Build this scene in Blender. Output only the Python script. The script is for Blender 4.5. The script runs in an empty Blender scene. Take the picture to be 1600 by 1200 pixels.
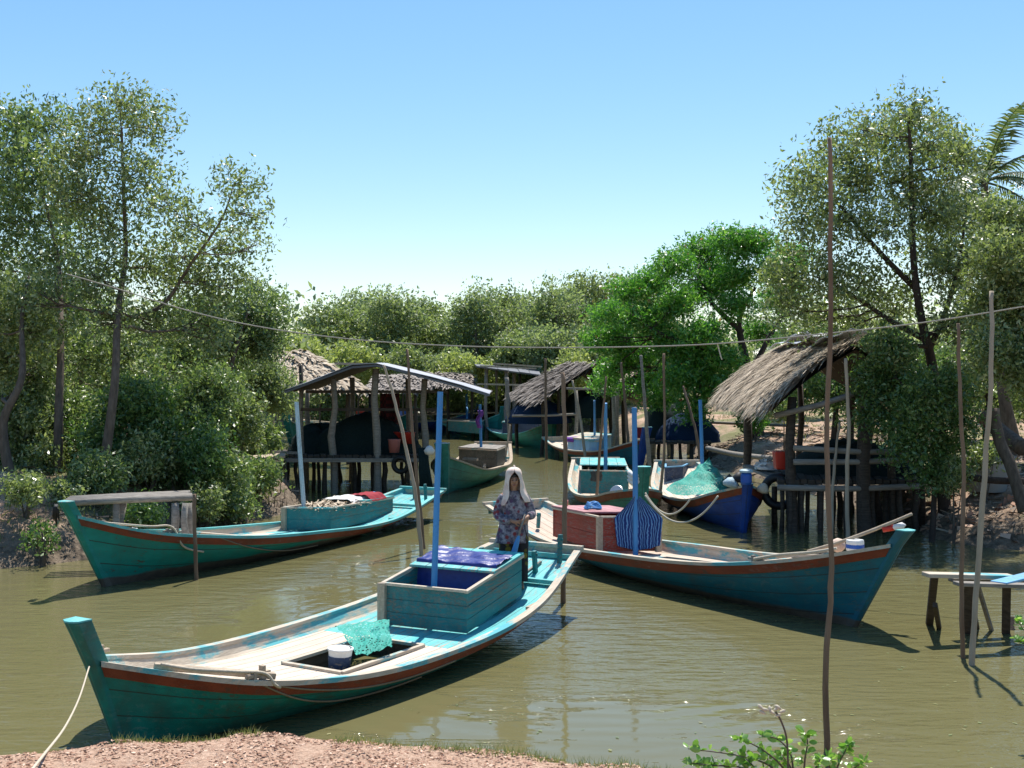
import bpy, bmesh, math, random
import numpy as np
from mathutils import Vector, Matrix
sc = bpy.context.scene
R = math.radians
PI = math.pi
SC = 1.16                                  # design units -> metres
# ------------------------------------------------------------------ camera
cam_d = bpy.data.cameras.new('camera')
cam = bpy.data.objects.new('camera', cam_d)
sc.collection.objects.link(cam)
cam_d.sensor_width = 36.0
cam_d.lens = 36.0 * 1850 / 1600
cam_d.shift_y = -25 / 1600
cam_d.clip_start = 0.05
cam_d.clip_end = 3000
cam.location = (0, 0, 3)
cam.rotation_euler = (R(90), 0, 0)
sc.camera = cam
# ------------------------------------------------------------------ world and sun
SUN_EL, SUN_AZ = 65.0, 14.0                # azimuth from +Y towards +X
w = bpy.data.worlds.new('World'); sc.world = w
w.use_nodes = True
wn = w.node_tree.nodes; wl = w.node_tree.links
for n in list(wn): wn.remove(n)
wo = wn.new('ShaderNodeOutputWorld'); wb = wn.new('ShaderNodeBackground'); sk = wn.new('ShaderNodeTexSky')
sk.sky_type = 'NISHITA'; sk.sun_disc = False
sk.sun_elevation = R(SUN_EL); sk.sun_rotation = R(SUN_AZ)
sk.air_density = 1.0; sk.dust_density = 0.3; sk.ozone_density = 1.6; sk.altitude = 0
wb.inputs['Strength'].default_value = 0.125
hs = wn.new('ShaderNodeHueSaturation'); hs.inputs['Saturation'].default_value = 1.42; hs.inputs['Value'].default_value = 1.38; hs.inputs['Hue'].default_value = .498
gm = wn.new('ShaderNodeGamma'); gm.inputs['Gamma'].default_value = .78
wl.new(sk.outputs[0], gm.inputs['Color']); wl.new(gm.outputs[0], hs.inputs['Color']); wl.new(hs.outputs[0], wb.inputs['Color']); wl.new(wb.outputs[0], wo.inputs['Surface'])
sun_d = bpy.data.lights.new('sun', 'SUN'); sun_d.energy = 5.0; sun_d.angle = R(0.5); sun_d.color = (1.0, 0.955, 0.88)
sun = bpy.data.objects.new('sun', sun_d); sc.collection.objects.link(sun)
sd = Vector((math.sin(R(SUN_AZ)) * math.cos(R(SUN_EL)), math.cos(R(SUN_AZ)) * math.cos(R(SUN_EL)), math.sin(R(SUN_EL))))
sun.rotation_euler = sd.to_track_quat('Z', 'Y').to_euler()
sun.location = (0, 0, 30)
sc.view_settings.view_transform = 'Standard'; sc.view_settings.look = 'None'
sc.view_settings.exposure = 0.52; sc.view_settings.gamma = 1.0
sc.cycles.max_bounces = 8; sc.cycles.transparent_max_bounces = 8
sc.cycles.caustics_reflective = False; sc.cycles.caustics_refractive = False
# ------------------------------------------------------------------ helpers
rnd = random.Random(7)
def W(px, py, z=0.0):                      # photo pixel on the level z -> point
    d = (3 - z) * 1850 / (py - 575)
    return Vector(((px - 800) / 1850 * d, d, z))
def P(px, py, d):                          # photo pixel at distance d -> point
    return Vector(((px - 800) / 1850 * d, d, 3 - (py - 575) / 1850 * d))
def tag(o, label=None, cat=None, group=None, kind=None):
    if label: o['label'] = label
    if cat: o['category'] = cat
    if group: o['group'] = group
    if kind: o['kind'] = kind
    return o
def empty(name, label=None, cat=None, loc=(0, 0, 0), rz=0, group=None):
    o = bpy.data.objects.new(name, None); sc.collection.objects.link(o)
    o.location = loc; o.rotation_euler = (0, 0, rz); o.empty_display_size = 0.1
    return tag(o, label, cat, group)
class MB:
    def __init__(s): s.v = []; s.f = []; s.uv = []
    def add(s, vs, fs, uvs=None):
        b = len(s.v); s.v += [tuple(v) for v in vs]
        for k, f in enumerate(fs):
            s.f.append(tuple(b + i for i in f))
            s.uv.append(uvs[k] if uvs else [(vs[i][0], vs[i][1]) for i in f])
    def grid(s, pts, closeu=False, closev=False, uv=None, flip=False):
        nu = len(pts); nv = len(pts[0]); vs = [p for r in pts for p in r]; fs = []; us = []
        for i in range(nu if closeu else nu - 1):
            for j in range(nv if closev else nv - 1):
                a, b, c, d = i * nv + j, ((i + 1) % nu) * nv + j, ((i + 1) % nu) * nv + (j + 1) % nv, i * nv + (j + 1) % nv
                fs.append((a, d, c, b) if flip else (a, b, c, d))
                if uv: us.append([uv[q // nv][q % nv] for q in fs[-1]])
        s.add(vs, fs, us if uv else None)
    def box(s, x0, x1, y0, y1, z0, z1):
        s.hexa([(x0, y0, z0), (x1, y0, z0), (x1, y1, z0), (x0, y1, z0)], [(x0, y0, z1), (x1, y0, z1), (x1, y1, z1), (x0, y1, z1)])
    def hexa(s, lo, hi):
        vs = list(lo) + list(hi)
        s.add(vs, [(3, 2, 1, 0), (4, 5, 6, 7), (0, 1, 5, 4), (1, 2, 6, 5), (2, 3, 7, 6), (3, 0, 4, 7)],
              [[(0, 0)] * 4] * 2 + [[(0, 0), (1, 0), (1, 1), (0, 1)]] * 4)
    def bar(s, a, b, wd, ht, up=(0, 0, 1)):
        a = Vector(a); b = Vector(b); d = (b - a).normalized(); up = Vector(up)
        sd_ = d.cross(up)
        if sd_.length < 1e-3: sd_ = d.cross(Vector((0, 1, 0)))
        sd_.normalize(); u = sd_.cross(d).normalized()
        o = [(-sd_ * wd - u * ht) / 2, (sd_ * wd - u * ht) / 2, (sd_ * wd + u * ht) / 2, (-sd_ * wd + u * ht) / 2]
        L = (b - a).length
        vs = [a + k for k in o] + [b + k for k in o]
        s.add(vs, [(3, 2, 1, 0), (4, 5, 6, 7), (0, 1, 5, 4), (1, 2, 6, 5), (2, 3, 7, 6), (3, 0, 4, 7)],
              [[(0, 0)] * 4] * 2 + [[(0, 0), (0, .1), (L, .1), (L, 0)]] * 4)
    def tube(s, pts, r, n=7, cap=True):
        pts = [Vector(p) for p in pts]; m = len(pts)
        rr = r if isinstance(r, (list, tuple)) else [r] * m
        ref = Vector((0, 0, 1)); rows = []
        L = 0
        for i, p in enumerate(pts):
            d = (pts[min(i + 1, m - 1)] - pts[max(i - 1, 0)])
            if d.length < 1e-6: d = Vector((0, 0, 1))
            d.normalize()
            if abs(d.dot(ref)) > .95: ref = Vector((1, 0.1, 0)).normalized()
            a = d.cross(ref).normalized(); b = d.cross(a).normalized(); ref = -b if abs(b.dot(ref)) > .2 and b.dot(ref) < 0 else b
            a = d.cross(ref).normalized(); b = d.cross(a)
            rows.append([p + (a * math.cos(2 * PI * k / n) + b * math.sin(2 * PI * k / n)) * rr[i] for k in range(n)])
        b0 = len(s.v)
        uv = [[(i * .2, k / n) for k in range(n)] for i in range(m)]
        s.grid(rows, closev=True, uv=uv)
        if cap:
            s.f.append(tuple(b0 + k for k in range(n))[::-1]); s.uv.append([(0, 0)] * n)
            s.f.append(tuple(b0 + (m - 1) * n + k for k in range(n))); s.uv.append([(0, 0)] * n)
    def lathe(s, c, prof, n=16, ax=None):
        M = Matrix.Identity(3) if ax is None else Vector(ax).to_track_quat('Z', 'Y').to_matrix()
        c = Vector(c)
        rows = [[c + M @ Vector((r * math.cos(2 * PI * k / n), r * math.sin(2 * PI * k / n), z)) for k in range(n)] for r, z in prof]
        s.grid(rows, closev=True, uv=[[(i * .1, k / n) for k in range(n)] for i in range(len(prof))], flip=True)
    def build(s, name, mat=None, parent=None, smooth=False, bevel=0, solid=0, sub=0):
        me = bpy.data.meshes.new(name); me.from_pydata(s.v, [], s.f)
        ul = me.uv_layers.new(name='UVMap')
        flat = [c for f in s.uv for p in f for c in p]
        if len(flat) == len(ul.data) * 2: ul.data.foreach_set('uv', flat)
        bm = bmesh.new(); bm.from_mesh(me); bmesh.ops.recalc_face_normals(bm, faces=bm.faces); bm.to_mesh(me); bm.free()
        if smooth: me.polygons.foreach_set('use_smooth', [True] * len(me.polygons))
        o = bpy.data.objects.new(name, me); sc.collection.objects.link(o)
        if mat: me.materials.append(mat)
        if parent: o.parent = parent
        if solid: m_ = o.modifiers.new('s', 'SOLIDIFY'); m_.thickness = solid; m_.offset = 0
        if bevel: m_ = o.modifiers.new('b', 'BEVEL'); m_.width = bevel; m_.segments = 2; m_.limit_method = 'ANGLE'
        if sub: m_ = o.modifiers.new('u', 'SUBSURF'); m_.levels = sub; m_.render_levels = sub
        return o
def spline(pts, n=8):
    pts = [Vector(p) for p in pts]; out = []
    for i in range(len(pts) - 1):
        p0 = pts[max(i - 1, 0)]; p1 = pts[i]; p2 = pts[i + 1]; p3 = pts[min(i + 2, len(pts) - 1)]
        for k in range(n):
            t = k / n
            out.append(.5 * ((2 * p1) + (p2 - p0) * t + (2 * p0 - 5 * p1 + 4 * p2 - p3) * t * t + (3 * p1 - p0 - 3 * p2 + p3) * t ** 3))
    out.append(pts[-1]); return out
def lerp(a, b, t): return a + (b - a) * t
def interp(x, xs, ys): return float(np.interp(x, xs, ys))
# ------------------------------------------------------------------ materials
class NT:
    def __init__(s, name):
        s.m = bpy.data.materials.new(name); s.m.use_nodes = True; s.t = s.m.node_tree
        s.b = s.t.nodes['Principled BSDF']; s.o = s.t.nodes['Material Output']
    def n(s, typ, **k):
        n = s.t.nodes.new(typ)
        for a, v in k.items():
            if a.startswith('i_'): n.inputs[a[2:].replace('_', ' ')].default_value = v
            else: setattr(n, a, v)
        return n
    def l(s, a, b): s.t.links.new(a, b)
    def noise(s, scale, det=4, vec=None, rough=.55):
        n = s.n('ShaderNodeTexNoise'); n.inputs['Scale'].default_value = scale; n.inputs['Detail'].default_value = det
        n.inputs['Roughness'].default_value = rough
        if vec: s.l(vec, n.inputs['Vector'])
        return n.outputs['Fac']
    def ramp(s, fac, stops):
        r = s.n('ShaderNodeValToRGB'); e = r.color_ramp.elements
        while len(e) < len(stops): e.new(.5)
        for k, (p, c) in enumerate(stops):
            e[k].position = p; e[k].color = (*c, 1) if isinstance(c, tuple) else (c, c, c, 1)
        s.l(fac, r.inputs[0]); return r.outputs[0]
    def mix(s, fac, a, b, mode='MIX'):
        m = s.n('ShaderNodeMix', data_type='RGBA', blend_type=mode)
        for v, k in ((fac, 0), (a, 6), (b, 7)):
            if isinstance(v, (int, float)): m.inputs[k].default_value = v
            elif isinstance(v, tuple): m.inputs[k].default_value = (*v, 1)
            else: s.l(v, m.inputs[k])
        return m.outputs[2]
    def math(s, op, a, b=0.0, c=None):
        m = s.n('ShaderNodeMath', operation=op)
        for k, v in enumerate((a, b) if c is None else (a, b, c)):
            if isinstance(v, (int, float)): m.inputs[k].default_value = v
            else: s.l(v, m.inputs[k])
        return m.outputs[0]
    def tex(s, which='Object', scale=(1, 1, 1)):
        t = s.n('ShaderNodeTexCoord'); m = s.n('ShaderNodeMapping'); m.inputs['Scale'].default_value = scale
        s.l(t.outputs[which], m.inputs[0]); return m.outputs[0]
    def bump(s, h, strength=.3, dist=.02, prev=None):
        b = s.n('ShaderNodeBump'); b.inputs['Strength'].default_value = strength; b.inputs['Distance'].default_value = dist
        s.l(h, b.inputs['Height'])
        if prev: s.l(prev, b.inputs['Normal'])
        s.l(b.outputs[0], s.b.inputs['Normal']); return b.outputs[0]
    def col(s, c):
        if isinstance(c, tuple): s.b.inputs['Base Color'].default_value = (*c, 1)
        else: s.l(c, s.b.inputs['Base Color'])
    def done(s, rough=.6, spec=.5):
        s.b.inputs['Roughness'].default_value = rough; s.b.inputs['Specular IOR Level'].default_value = spec; return s.m
def m_paint(name, col, under=(.30, .25, .20), wear=.5, rough=.55, seam=0, fade=None, band=None, sx=(.7, 5, 5), dirt=.5):
    t = NT(name); v = t.tex('Object', sx); v1 = t.tex('Object', (1, 1, 1))
    fade = fade or tuple(min(1, c * 1.5 + .03) for c in col)
    c = t.mix(t.ramp(t.noise(1.6, 6, v), [(.3, 0.0), (.75, 1.0)]), col, fade)
    # flaking paint shows the wood under it
    n1 = t.noise(5.0, 8, v, .7); msk = t.ramp(n1, [(.64 - wear * .17, 0.0), (.68 - wear * .17, 1.0)])
    n3 = t.noise(1.1, 3, v1); msk = t.math('MULTIPLY', msk, t.ramp(n3, [(.42, 0.0), (.62, 1.0)]))
    c = t.mix(msk, c, under)
    fk = t.math('MULTIPLY', t.ramp(t.noise(16, 6, t.tex('Object', (.5, 1, 1.6)), .75), [(.55, 0.0), (.60, .85)]), t.ramp(t.noise(.9, 3, v1), [(.40, 0.0), (.55, min(1, wear * 1.6))]))
    c = t.mix(fk, c, tuple(min(1, q * .6 + .08) for q in fade))
    d = t.ramp(t.noise(2.3, 7, t.tex('Object', (1.5, 1.5, .35)), .65), [(.45, 0.0), (.8, dirt)])
    c = t.mix(d, c, (.06, .05, .035))
    if band is not None:                        # fouled planks along the waterline, an object colour of the hull
        g = t.n('ShaderNodeSeparateXYZ'); t.l(v1, g.inputs[0])
        zz = t.math('ADD', g.outputs[2], t.math('MULTIPLY', t.math('SUBTRACT', t.noise(1.3, 5, t.tex('Object', (.8, 1, 3))), .5), .14))
        zz = t.math('ADD', zz, t.math('MULTIPLY', g.outputs[0], band[1]))
        mk = t.ramp(t.math('SUBTRACT', band[0] + .5, zz), [(.49, 0.0), (.52, 1.0)])
        c = t.mix(mk, c, t.mix(t.noise(9, 6, v1), (.035, .03, .025), (.16, .14, .11)))
    h = t.math('ADD', t.noise(22, 4, v), t.math('MULTIPLY', msk, -.6))
    if seam:
        u = t.n('ShaderNodeUVMap'); g = t.n('ShaderNodeSeparateXYZ'); t.l(u.outputs[0], g.inputs[0])
        fr = t.math('FRACT', t.math('ADD', t.math('MULTIPLY', g.outputs[1], 1 / seam), t.math('MULTIPLY', t.noise(2, 2, v1), .08)))
        ln = t.math('LESS_THAN', fr, .05)
        c = t.mix(t.math('MULTIPLY', ln, .75), c, (.03, .03, .025)); h = t.math('ADD', h, t.math('MULTIPLY', ln, -1.4))
    t.col(c); t.bump(h, .45, .012)
    return t.done(rough, .35)
def m_wood(name, col, col2, seam=0, rough=.85, sx=(1.2, 14, 14), stain=None, st=.5):
    t = NT(name); v = t.tex('Object', sx)
    c = t.mix(t.ramp(t.noise(2.2, 8, v, .65), [(.3, 0.0), (.72, 1.0)]), col, col2)
    if stain: c = t.mix(t.ramp(t.noise(1.2, 6, t.tex('Object', (.8, 2.5, 2.5)), .7), [(st, 0.0), (st + .08, 1.0)]), c, stain)
    h = t.noise(6, 6, v)
    if seam:
        u = t.n('ShaderNodeUVMap'); g = t.n('ShaderNodeSeparateXYZ'); t.l(u.outputs[0], g.inputs[0])
        q = t.math('MULTIPLY', g.outputs[1], 1 / seam); fr = t.math('FRACT', q)
        wn_ = t.n('ShaderNodeTexWhiteNoise', noise_dimensions='1D'); t.l(t.math('FLOOR', q), wn_.inputs['W'])
        c = t.mix(t.math('MULTIPLY', wn_.outputs[0], .35), c, col)
        ln = t.math('LESS_THAN', fr, .06)
        c = t.mix(t.math('MULTIPLY', ln, .85), c, (.05, .04, .03)); h = t.math('ADD', h, t.math('MULTIPLY', ln, -1.5))
    t.col(c); t.bump(h, .5, .01)
    return t.done(rough, .25)
def m_plain(name, col, rough=.7, var=.25, scale=8, bump=.3, spec=.4, metal=0):
    t = NT(name); n = t.noise(scale, 5, t.tex())
    t.col(t.mix(n, tuple(c * (1 - var) for c in col), tuple(min(1, c * (1 + var)) for c in col)))
    t.bump(n, bump, .02); t.b.inputs['Metallic'].default_value = metal
    return t.done(rough, spec)
def m_leaf(name, a, b, c3=None, trans=.40, rough=.36, spec=.8):
    t = NT(name); g = t.n('ShaderNodeNewGeometry')
    st = [(0.0, a), (.6, b)] + ([(1.0, c3)] if c3 else [])
    col = t.ramp(g.outputs['Random Per Island'], st)
    t.col(col); t.done(rough, spec)
    tr = t.n('ShaderNodeBsdfTranslucent'); t.l(t.mix(1.0, col, (1.15, 1.25, .65), 'MULTIPLY'), tr.inputs[0])
    mx = t.n('ShaderNodeMixShader'); mx.inputs[0].default_value = trans
    t.l(t.b.outputs[0], mx.inputs[1]); t.l(tr.outputs[0], mx.inputs[2]); t.l(mx.outputs[0], t.o.inputs[0])
    return t.m
M = {}
M['hull_teal'] = m_paint('hull_teal', (.004, .155, .14), wear=.5, seam=.17, under=(.10, .08, .055), fade=(.008, .25, .22), dirt=.75)
M['hull_teal_b'] = m_paint('hull_teal_b', (.004, .20, .17), wear=.25, seam=.2, under=(.08, .07, .05), fade=(.01, .27, .23), band=(.14, .0), dirt=.4)
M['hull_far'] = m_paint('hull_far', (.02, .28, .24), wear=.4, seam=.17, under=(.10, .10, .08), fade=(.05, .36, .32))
M['hull_blueteal'] = m_paint('hull_blueteal', (.003, .10, .16), wear=.5, seam=.17, under=(.05, .12, .13), fade=(.01, .15, .20), band=(.1, .0), dirt=.5)
M['hull_green'] = m_paint('hull_green', (.012, .15, .115), wear=.4, seam=.17, under=(.07, .07, .05), band=(.02, 0))
M['hull_blue'] = m_paint('hull_blue', (.004, .04, .23), wear=.35, seam=.17, under=(.04, .07, .12), fade=(.01, .07, .33), band=(.0, 0), dirt=.4)
M['red'] = m_paint('red', (.15, .026, .012), wear=.55, under=(.10, .06, .04), fade=(.25, .055, .026))
M['turq'] = m_paint('turq', (.06, .40, .40), wear=.75, under=(.45, .38, .30), fade=(.17, .55, .54), sx=(1.0, 7, 7), dirt=.35)
M['turq_deck'] = m_paint('turq_deck', (.05, .42, .44), wear=.75, under=(.42, .36, .29), fade=(.16, .56, .56), seam=.16, sx=(1.0, 7, 7), dirt=.4)
M['turq_box'] = m_paint('turq_box', (.007, .15, .17), wear=.85, under=(.17, .15, .12), fade=(.016, .22, .23), sx=(1.0, 4, 9), dirt=.5)
M['red_box'] = m_paint('red_box', (.22, .022, .013), wear=.7, under=(.20, .12, .10), fade=(.32, .05, .032), sx=(1, 4, 9))
M['pink_top'] = m_paint('pink_top', (.42, .17, .18), wear=.5, under=(.45, .36, .3), fade=(.55, .28, .28))
M['dark_box'] = m_paint('dark_box', (.035, .04, .035), wear=.5, under=(.12, .1, .08))
M['navy_box'] = m_paint('navy_box', (.01, .03, .08), wear=.4)
M['pale_blue'] = m_paint('pale_blue', (.12, .34, .56), wear=.5, under=(.25, .3, .32), fade=(.2, .45, .66), sx=(6, 6, 1), dirt=.3)
M['mast_blue'] = m_paint('mast_blue', (.045, .22, .52), wear=.3, under=(.25, .25, .25), fade=(.07, .29, .60), sx=(6, 6, 1), dirt=.25)
M['mast_white'] = m_paint('mast_white', (.35, .50, .58), wear=.6, under=(.3, .25, .2), fade=(.5, .62, .68), sx=(6, 6, 1), dirt=.4)
M['deck_wood'] = m_wood('deck_wood', (.48, .39, .30), (.74, .64, .53), seam=.15, stain=(.20, .46, .46), st=.62)
M['deck_tan'] = m_wood('deck_tan', (.45, .34, .26), (.64, .53, .44), seam=.17)
M['gun_wood'] = m_wood('gun_wood', (.40, .33, .25), (.60, .52, .42), stain=(.10, .36, .40), st=.5)
M['raw_wood'] = m_wood('raw_wood', (.32, .25, .18), (.50, .41, .31))
M['grey_wood'] = m_wood('grey_wood', (.16, .14, .12), (.34, .31, .27))
M['dark_wood'] = m_wood('dark_wood', (.035, .028, .022), (.10, .08, .065))
M['pole_wood'] = m_wood('pole_wood', (.13, .085, .055), (.26, .18, .125), sx=(5, 5, .8))
M['pole_pale'] = m_wood('pole_pale', (.30, .24, .17), (.46, .38, .29), sx=(5, 5, .8))
M['bark'] = m_wood('bark', (.06, .045, .035), (.17, .135, .105), sx=(7, 7, 2))
M['bark_dark'] = m_wood('bark_dark', (.03, .022, .018), (.08, .06, .05), sx=(7, 7, 2))
M['rope'] = m_plain('rope', (.50, .43, .33), .9, .3, 60)
M['rope_line'] = m_plain('rope_line', (.36, .33, .28), .9, .2, 60)
M['rope_pale'] = m_plain('rope_pale', (.52, .47, .38), .9, .2, 60)
M['rope_brown'] = m_plain('rope_brown', (.22, .17, .11), .9, .3, 60)
M['white'] = m_plain('white', (.75, .75, .72), .5, .1)
M['white_cloth'] = m_plain('white_cloth', (.70, .68, .66), .9, .1, 12)
M['black'] = m_plain('black', (.012, .012, .013), .6, .3)
M['rubber'] = m_plain('rubber', (.014, .014, .015), .55, .3)
M['red_plastic'] = m_plain('red_plastic', (.50, .035, .02), .4, .15)
M['pink_plastic'] = m_plain('pink_plastic', (.45, .16, .14), .5, .15)
M['blue_plastic'] = m_plain('blue_plastic', (.02, .10, .42), .35, .15)
M['orange'] = m_plain('orange', (.55, .16, .06), .6, .15)
M['maroon'] = m_plain('maroon', (.28, .02, .03), .9, .2)
M['purple'] = m_plain('purple', (.16, .05, .30), .8, .3)
M['tarp_blue'] = m_plain('tarp_blue', (.010, .020, .17), .42, .4, 14, .6, .5)
M['metal'] = m_plain('metal', (.45, .45, .44), .35, .2, 12, .2, .5, .8)
M['tin'] = m_plain('tin', (.30, .31, .34), .6, .25, 3, .3, .4, .3)
M['sheet_pale'] = m_plain('sheet_pale', (.62, .63, .66), .6, .2, 3, .3, .4)
M['tin_dark'] = m_plain('tin_dark', (.12, .13, .15), .6, .3, 3, .3, .4, .3)
M['tin_green'] = m_plain('tin_green', (.10, .24, .20), .6, .25, 3)
M['concrete'] = m_plain('concrete', (.30, .28, .25), .9, .25, 6)
def m_net(name, col, alpha=.55, scale=60):
    t = NT(name); v = t.n('ShaderNodeTexVoronoi', feature='DISTANCE_TO_EDGE'); v.inputs['Scale'].default_value = scale
    t.l(t.tex(), v.inputs['Vector'])
    n = t.noise(3, 4, t.tex())
    t.col(t.mix(n, tuple(c * .7 for c in col), tuple(min(1, c * 1.3) for c in col)))
    a = t.math('LESS_THAN', v.outputs[0], .16 + alpha * .25)
    t.l(a, t.b.inputs['Alpha']); return t.done(.7, .3)
M['net_teal'] = m_net('net_teal', (.035, .30, .235), .30, 34)
M['net_heap'] = m_plain('net_heap', (.015, .028, .028), .95, .5, 30, 1.0, .15)
M['net_blue'] = m_plain('net_blue', (.012, .03, .07), .95, .5, 30, 1.0, .15)
M['net_grey'] = m_plain('net_grey', (.06, .065, .06), .95, .5, 30, 1.0, .15)
def m_stripes():
    t = NT('striped_net'); v = t.tex('UV', (1, 1, 1)); wv = t.n('ShaderNodeTexWave', wave_type='BANDS', bands_direction='X')
    wv.inputs['Scale'].default_value = 5.5; wv.inputs['Distortion'].default_value = 4; wv.inputs['Detail'].default_value = 3; wv.inputs['Detail Scale'].default_value = 1.5
    t.l(v, wv.inputs['Vector'])
    t.col(t.ramp(wv.outputs['Fac'], [(.3, (.006, .025, .14)), (.6, (.015, .09, .34)), (.95, (.14, .30, .52))]))
    t.bump(wv.outputs['Fac'], .8, .02); return t.done(.6, .3)
M['striped_net'] = m_stripes()
def m_thatch(name, a, b):
    t = NT(name); g = t.n('ShaderNodeNewGeometry')
    c = t.mix(g.outputs['Random Per Island'], a, b)
    t.col(t.mix(t.math('MULTIPLY', t.noise(3, 4, t.tex()), .6), c, tuple(x * .45 for x in a))); return t.done(.9, .2)
M['thatch'] = m_thatch('thatch', (.34, .265, .19), (.80, .67, .51))
M['thatch_grey'] = m_thatch('thatch_grey', (.22, .19, .165), (.48, .42, .37))
M['thatch_under'] = m_plain('thatch_under', (.07, .05, .035), .95, .4, 10, .8, .1)
M['leaf_mangrove'] = m_leaf('leaf_mangrove', (.09, .13, .042), (.21, .27, .10), (.46, .50, .27))
M['leaf_mangrove2'] = m_leaf('leaf_mangrove2', (.07, .12, .038), (.17, .25, .09), (.38, .44, .20))
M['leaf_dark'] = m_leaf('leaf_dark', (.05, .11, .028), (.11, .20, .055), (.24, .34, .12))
M['leaf_bright'] = m_leaf('leaf_bright', (.05, .18, .022), (.12, .31, .045), (.25, .44, .10), .45)
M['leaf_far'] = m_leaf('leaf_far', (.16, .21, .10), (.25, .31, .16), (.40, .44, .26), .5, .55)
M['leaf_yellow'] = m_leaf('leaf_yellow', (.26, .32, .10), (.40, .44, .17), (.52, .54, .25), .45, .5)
M['leaf_palm'] = m_leaf('leaf_palm', (.05, .09, .03), (.09, .14, .05), (.24, .27, .13), .3)
M['leaf_bush'] = m_leaf('leaf_bush', (.12, .26, .05), (.22, .40, .08), (.42, .56, .20), .45, .3)
M['flower'] = m_leaf('flower', (.36, .08, .05), (.42, .17, .10), (.40, .28, .14))
M['grass'] = m_leaf('grass', (.10, .15, .035), (.20, .23, .07), (.34, .30, .13), .3, .6)
M['twig'] = m_leaf('twig', (.10, .07, .05), (.20, .15, .11), (.36, .29, .22), 0, .9)
M['litter'] = m_leaf('litter', (.26, .12, .07), (.44, .25, .16), (.66, .46, .34), 0, .9)
# ------------------------------------------------------------------ ground, water
shore = [(-60, 5.5), (-30, 5.3), (-6, 5.1), (-2.0, 5.35), (-1.2, 5.4), (0, 5.2), (.6, 5.0), (1.2, 4.9), (3, 4.7), (6, 4.6), (9, 4.8), (12, 7), (12.5, 12), (10.2, 16), (8.4, 19.3),
         (7.4, 20.8), (7.3, 24.7), (7.0, 32), (5.9, 36), (6.3, 42), (4.6, 52), (4.2, 57), (-4, 58.5), (-16, 66), (-40, 68), (-40, 60), (-18, 56), (-9.5, 45), (-8.3, 40), (-7.6, 33), (-5.4, 29.2),
         (-4.4, 26.5), (-4.7, 24.3), (-5.9, 21), (-6.6, 18.9), (-7.6, 17.7), (-9.5, 16.6), (-14, 15.5), (-60, 15)]
def sdist(X, Y):                           # signed distance to the shoreline, positive on land
    p = np.stack([X.ravel(), Y.ravel()], 1); best = np.full(len(p), 1e9); ins = np.zeros(len(p), bool)
    n = len(shore)
    for i in range(n):
        a = np.array(shore[i]); b = np.array(shore[(i + 1) % n]); d = b - a
        t = np.clip(((p - a) @ d) / (d @ d + 1e-9), 0, 1); q = a + t[:, None] * d
        best = np.minimum(best, np.hypot(*(p - q).T))
        c = (a[1] > p[:, 1]) != (b[1] > p[:, 1])
        with np.errstate(divide='ignore', invalid='ignore'):
            xi = (b[0] - a[0]) * (p[:, 1] - a[1]) / (b[1] - a[1] + 1e-12) + a[0]
        ins ^= c & (p[:, 0] < xi)
    return np.where(ins, -best, best).reshape(X.shape)
def vnoise(X, Y, s, seed):
    g = np.random.RandomState(seed).rand(256, 256); x = X * s; y = Y * s
    xi = np.floor(x).astype(int); yi = np.floor(y).astype(int); fx = x - xi; fy = y - yi
    fx = fx * fx * (3 - 2 * fx); fy = fy * fy * (3 - 2 * fy)
    G = lambda a, b: g[a % 256, b % 256]
    return (G(xi, yi) * (1 - fx) + G(xi + 1, yi) * fx) * (1 - fy) + (G(xi, yi + 1) * (1 - fx) + G(xi + 1, yi + 1) * fx) * fy - .5
LIPX = [-3, -2, -1.55, -1.1, -.6, 0, .5, .75, 1.2, 3, 8]
LIPY = [4.50, 4.56, 4.72, 4.84, 4.76, 4.62, 4.42, 4.28, 4.0, 3.6, 3.2]
def ground_z(X, Y):
    X = np.asarray(X, float); Y = np.asarray(Y, float)
    s = sdist(X, Y) + vnoise(X, Y, .9, 3) * .5 * (Y > 8)
    far = np.where(s > 0, 1.05 * (1 - np.exp(-s / 1.3)), s * .5)
    far = np.where(X < -6, far * 1.15, far)
    far = np.where((Y > 30) & (X > 4), far * .95, far)
    far = np.maximum(far, -1.0)
    far = far + (vnoise(X, Y, 1.1, 1) * .22 + vnoise(X, Y, 3.1, 2) * .10 + vnoise(X, Y, 7, 5) * .06) * (s > -.3)
    lip = np.interp(X, LIPX, LIPY) + vnoise(X, Y * 0, 9, 6) * .05
    e = Y - lip
    near = np.where(e < 0, 1.5 + np.minimum(-e, 1) * .0 , 1.5 - np.clip(e, 0, .25) ** 1.3 * 1.2 - np.clip(e - .12, 0, 1.6) * 2.6)
    near = np.maximum(near, -.8) + (vnoise(X, Y, 5, 8) * .03 + vnoise(X, Y, 17, 9) * .012)
    return np.where(Y < 9, near, far)
xs = np.concatenate([-np.geomspace(13, 900, 22)[::-1], np.linspace(-12.5, 12.5, 190), np.geomspace(13, 900, 22)])
ys = np.concatenate([-np.geomspace(3, 500, 8)[::-1], np.linspace(-2, 3.4, 12), np.linspace(3.5, 6.4, 80), np.linspace(6.6, 14, 20), np.linspace(14.2, 34, 150), np.linspace(34.3, 66, 120), np.geomspace(67, 1500, 26)])
GX, GY = np.meshgrid(xs, ys, indexing='ij'); GZ = ground_z(GX, GY)
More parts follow.
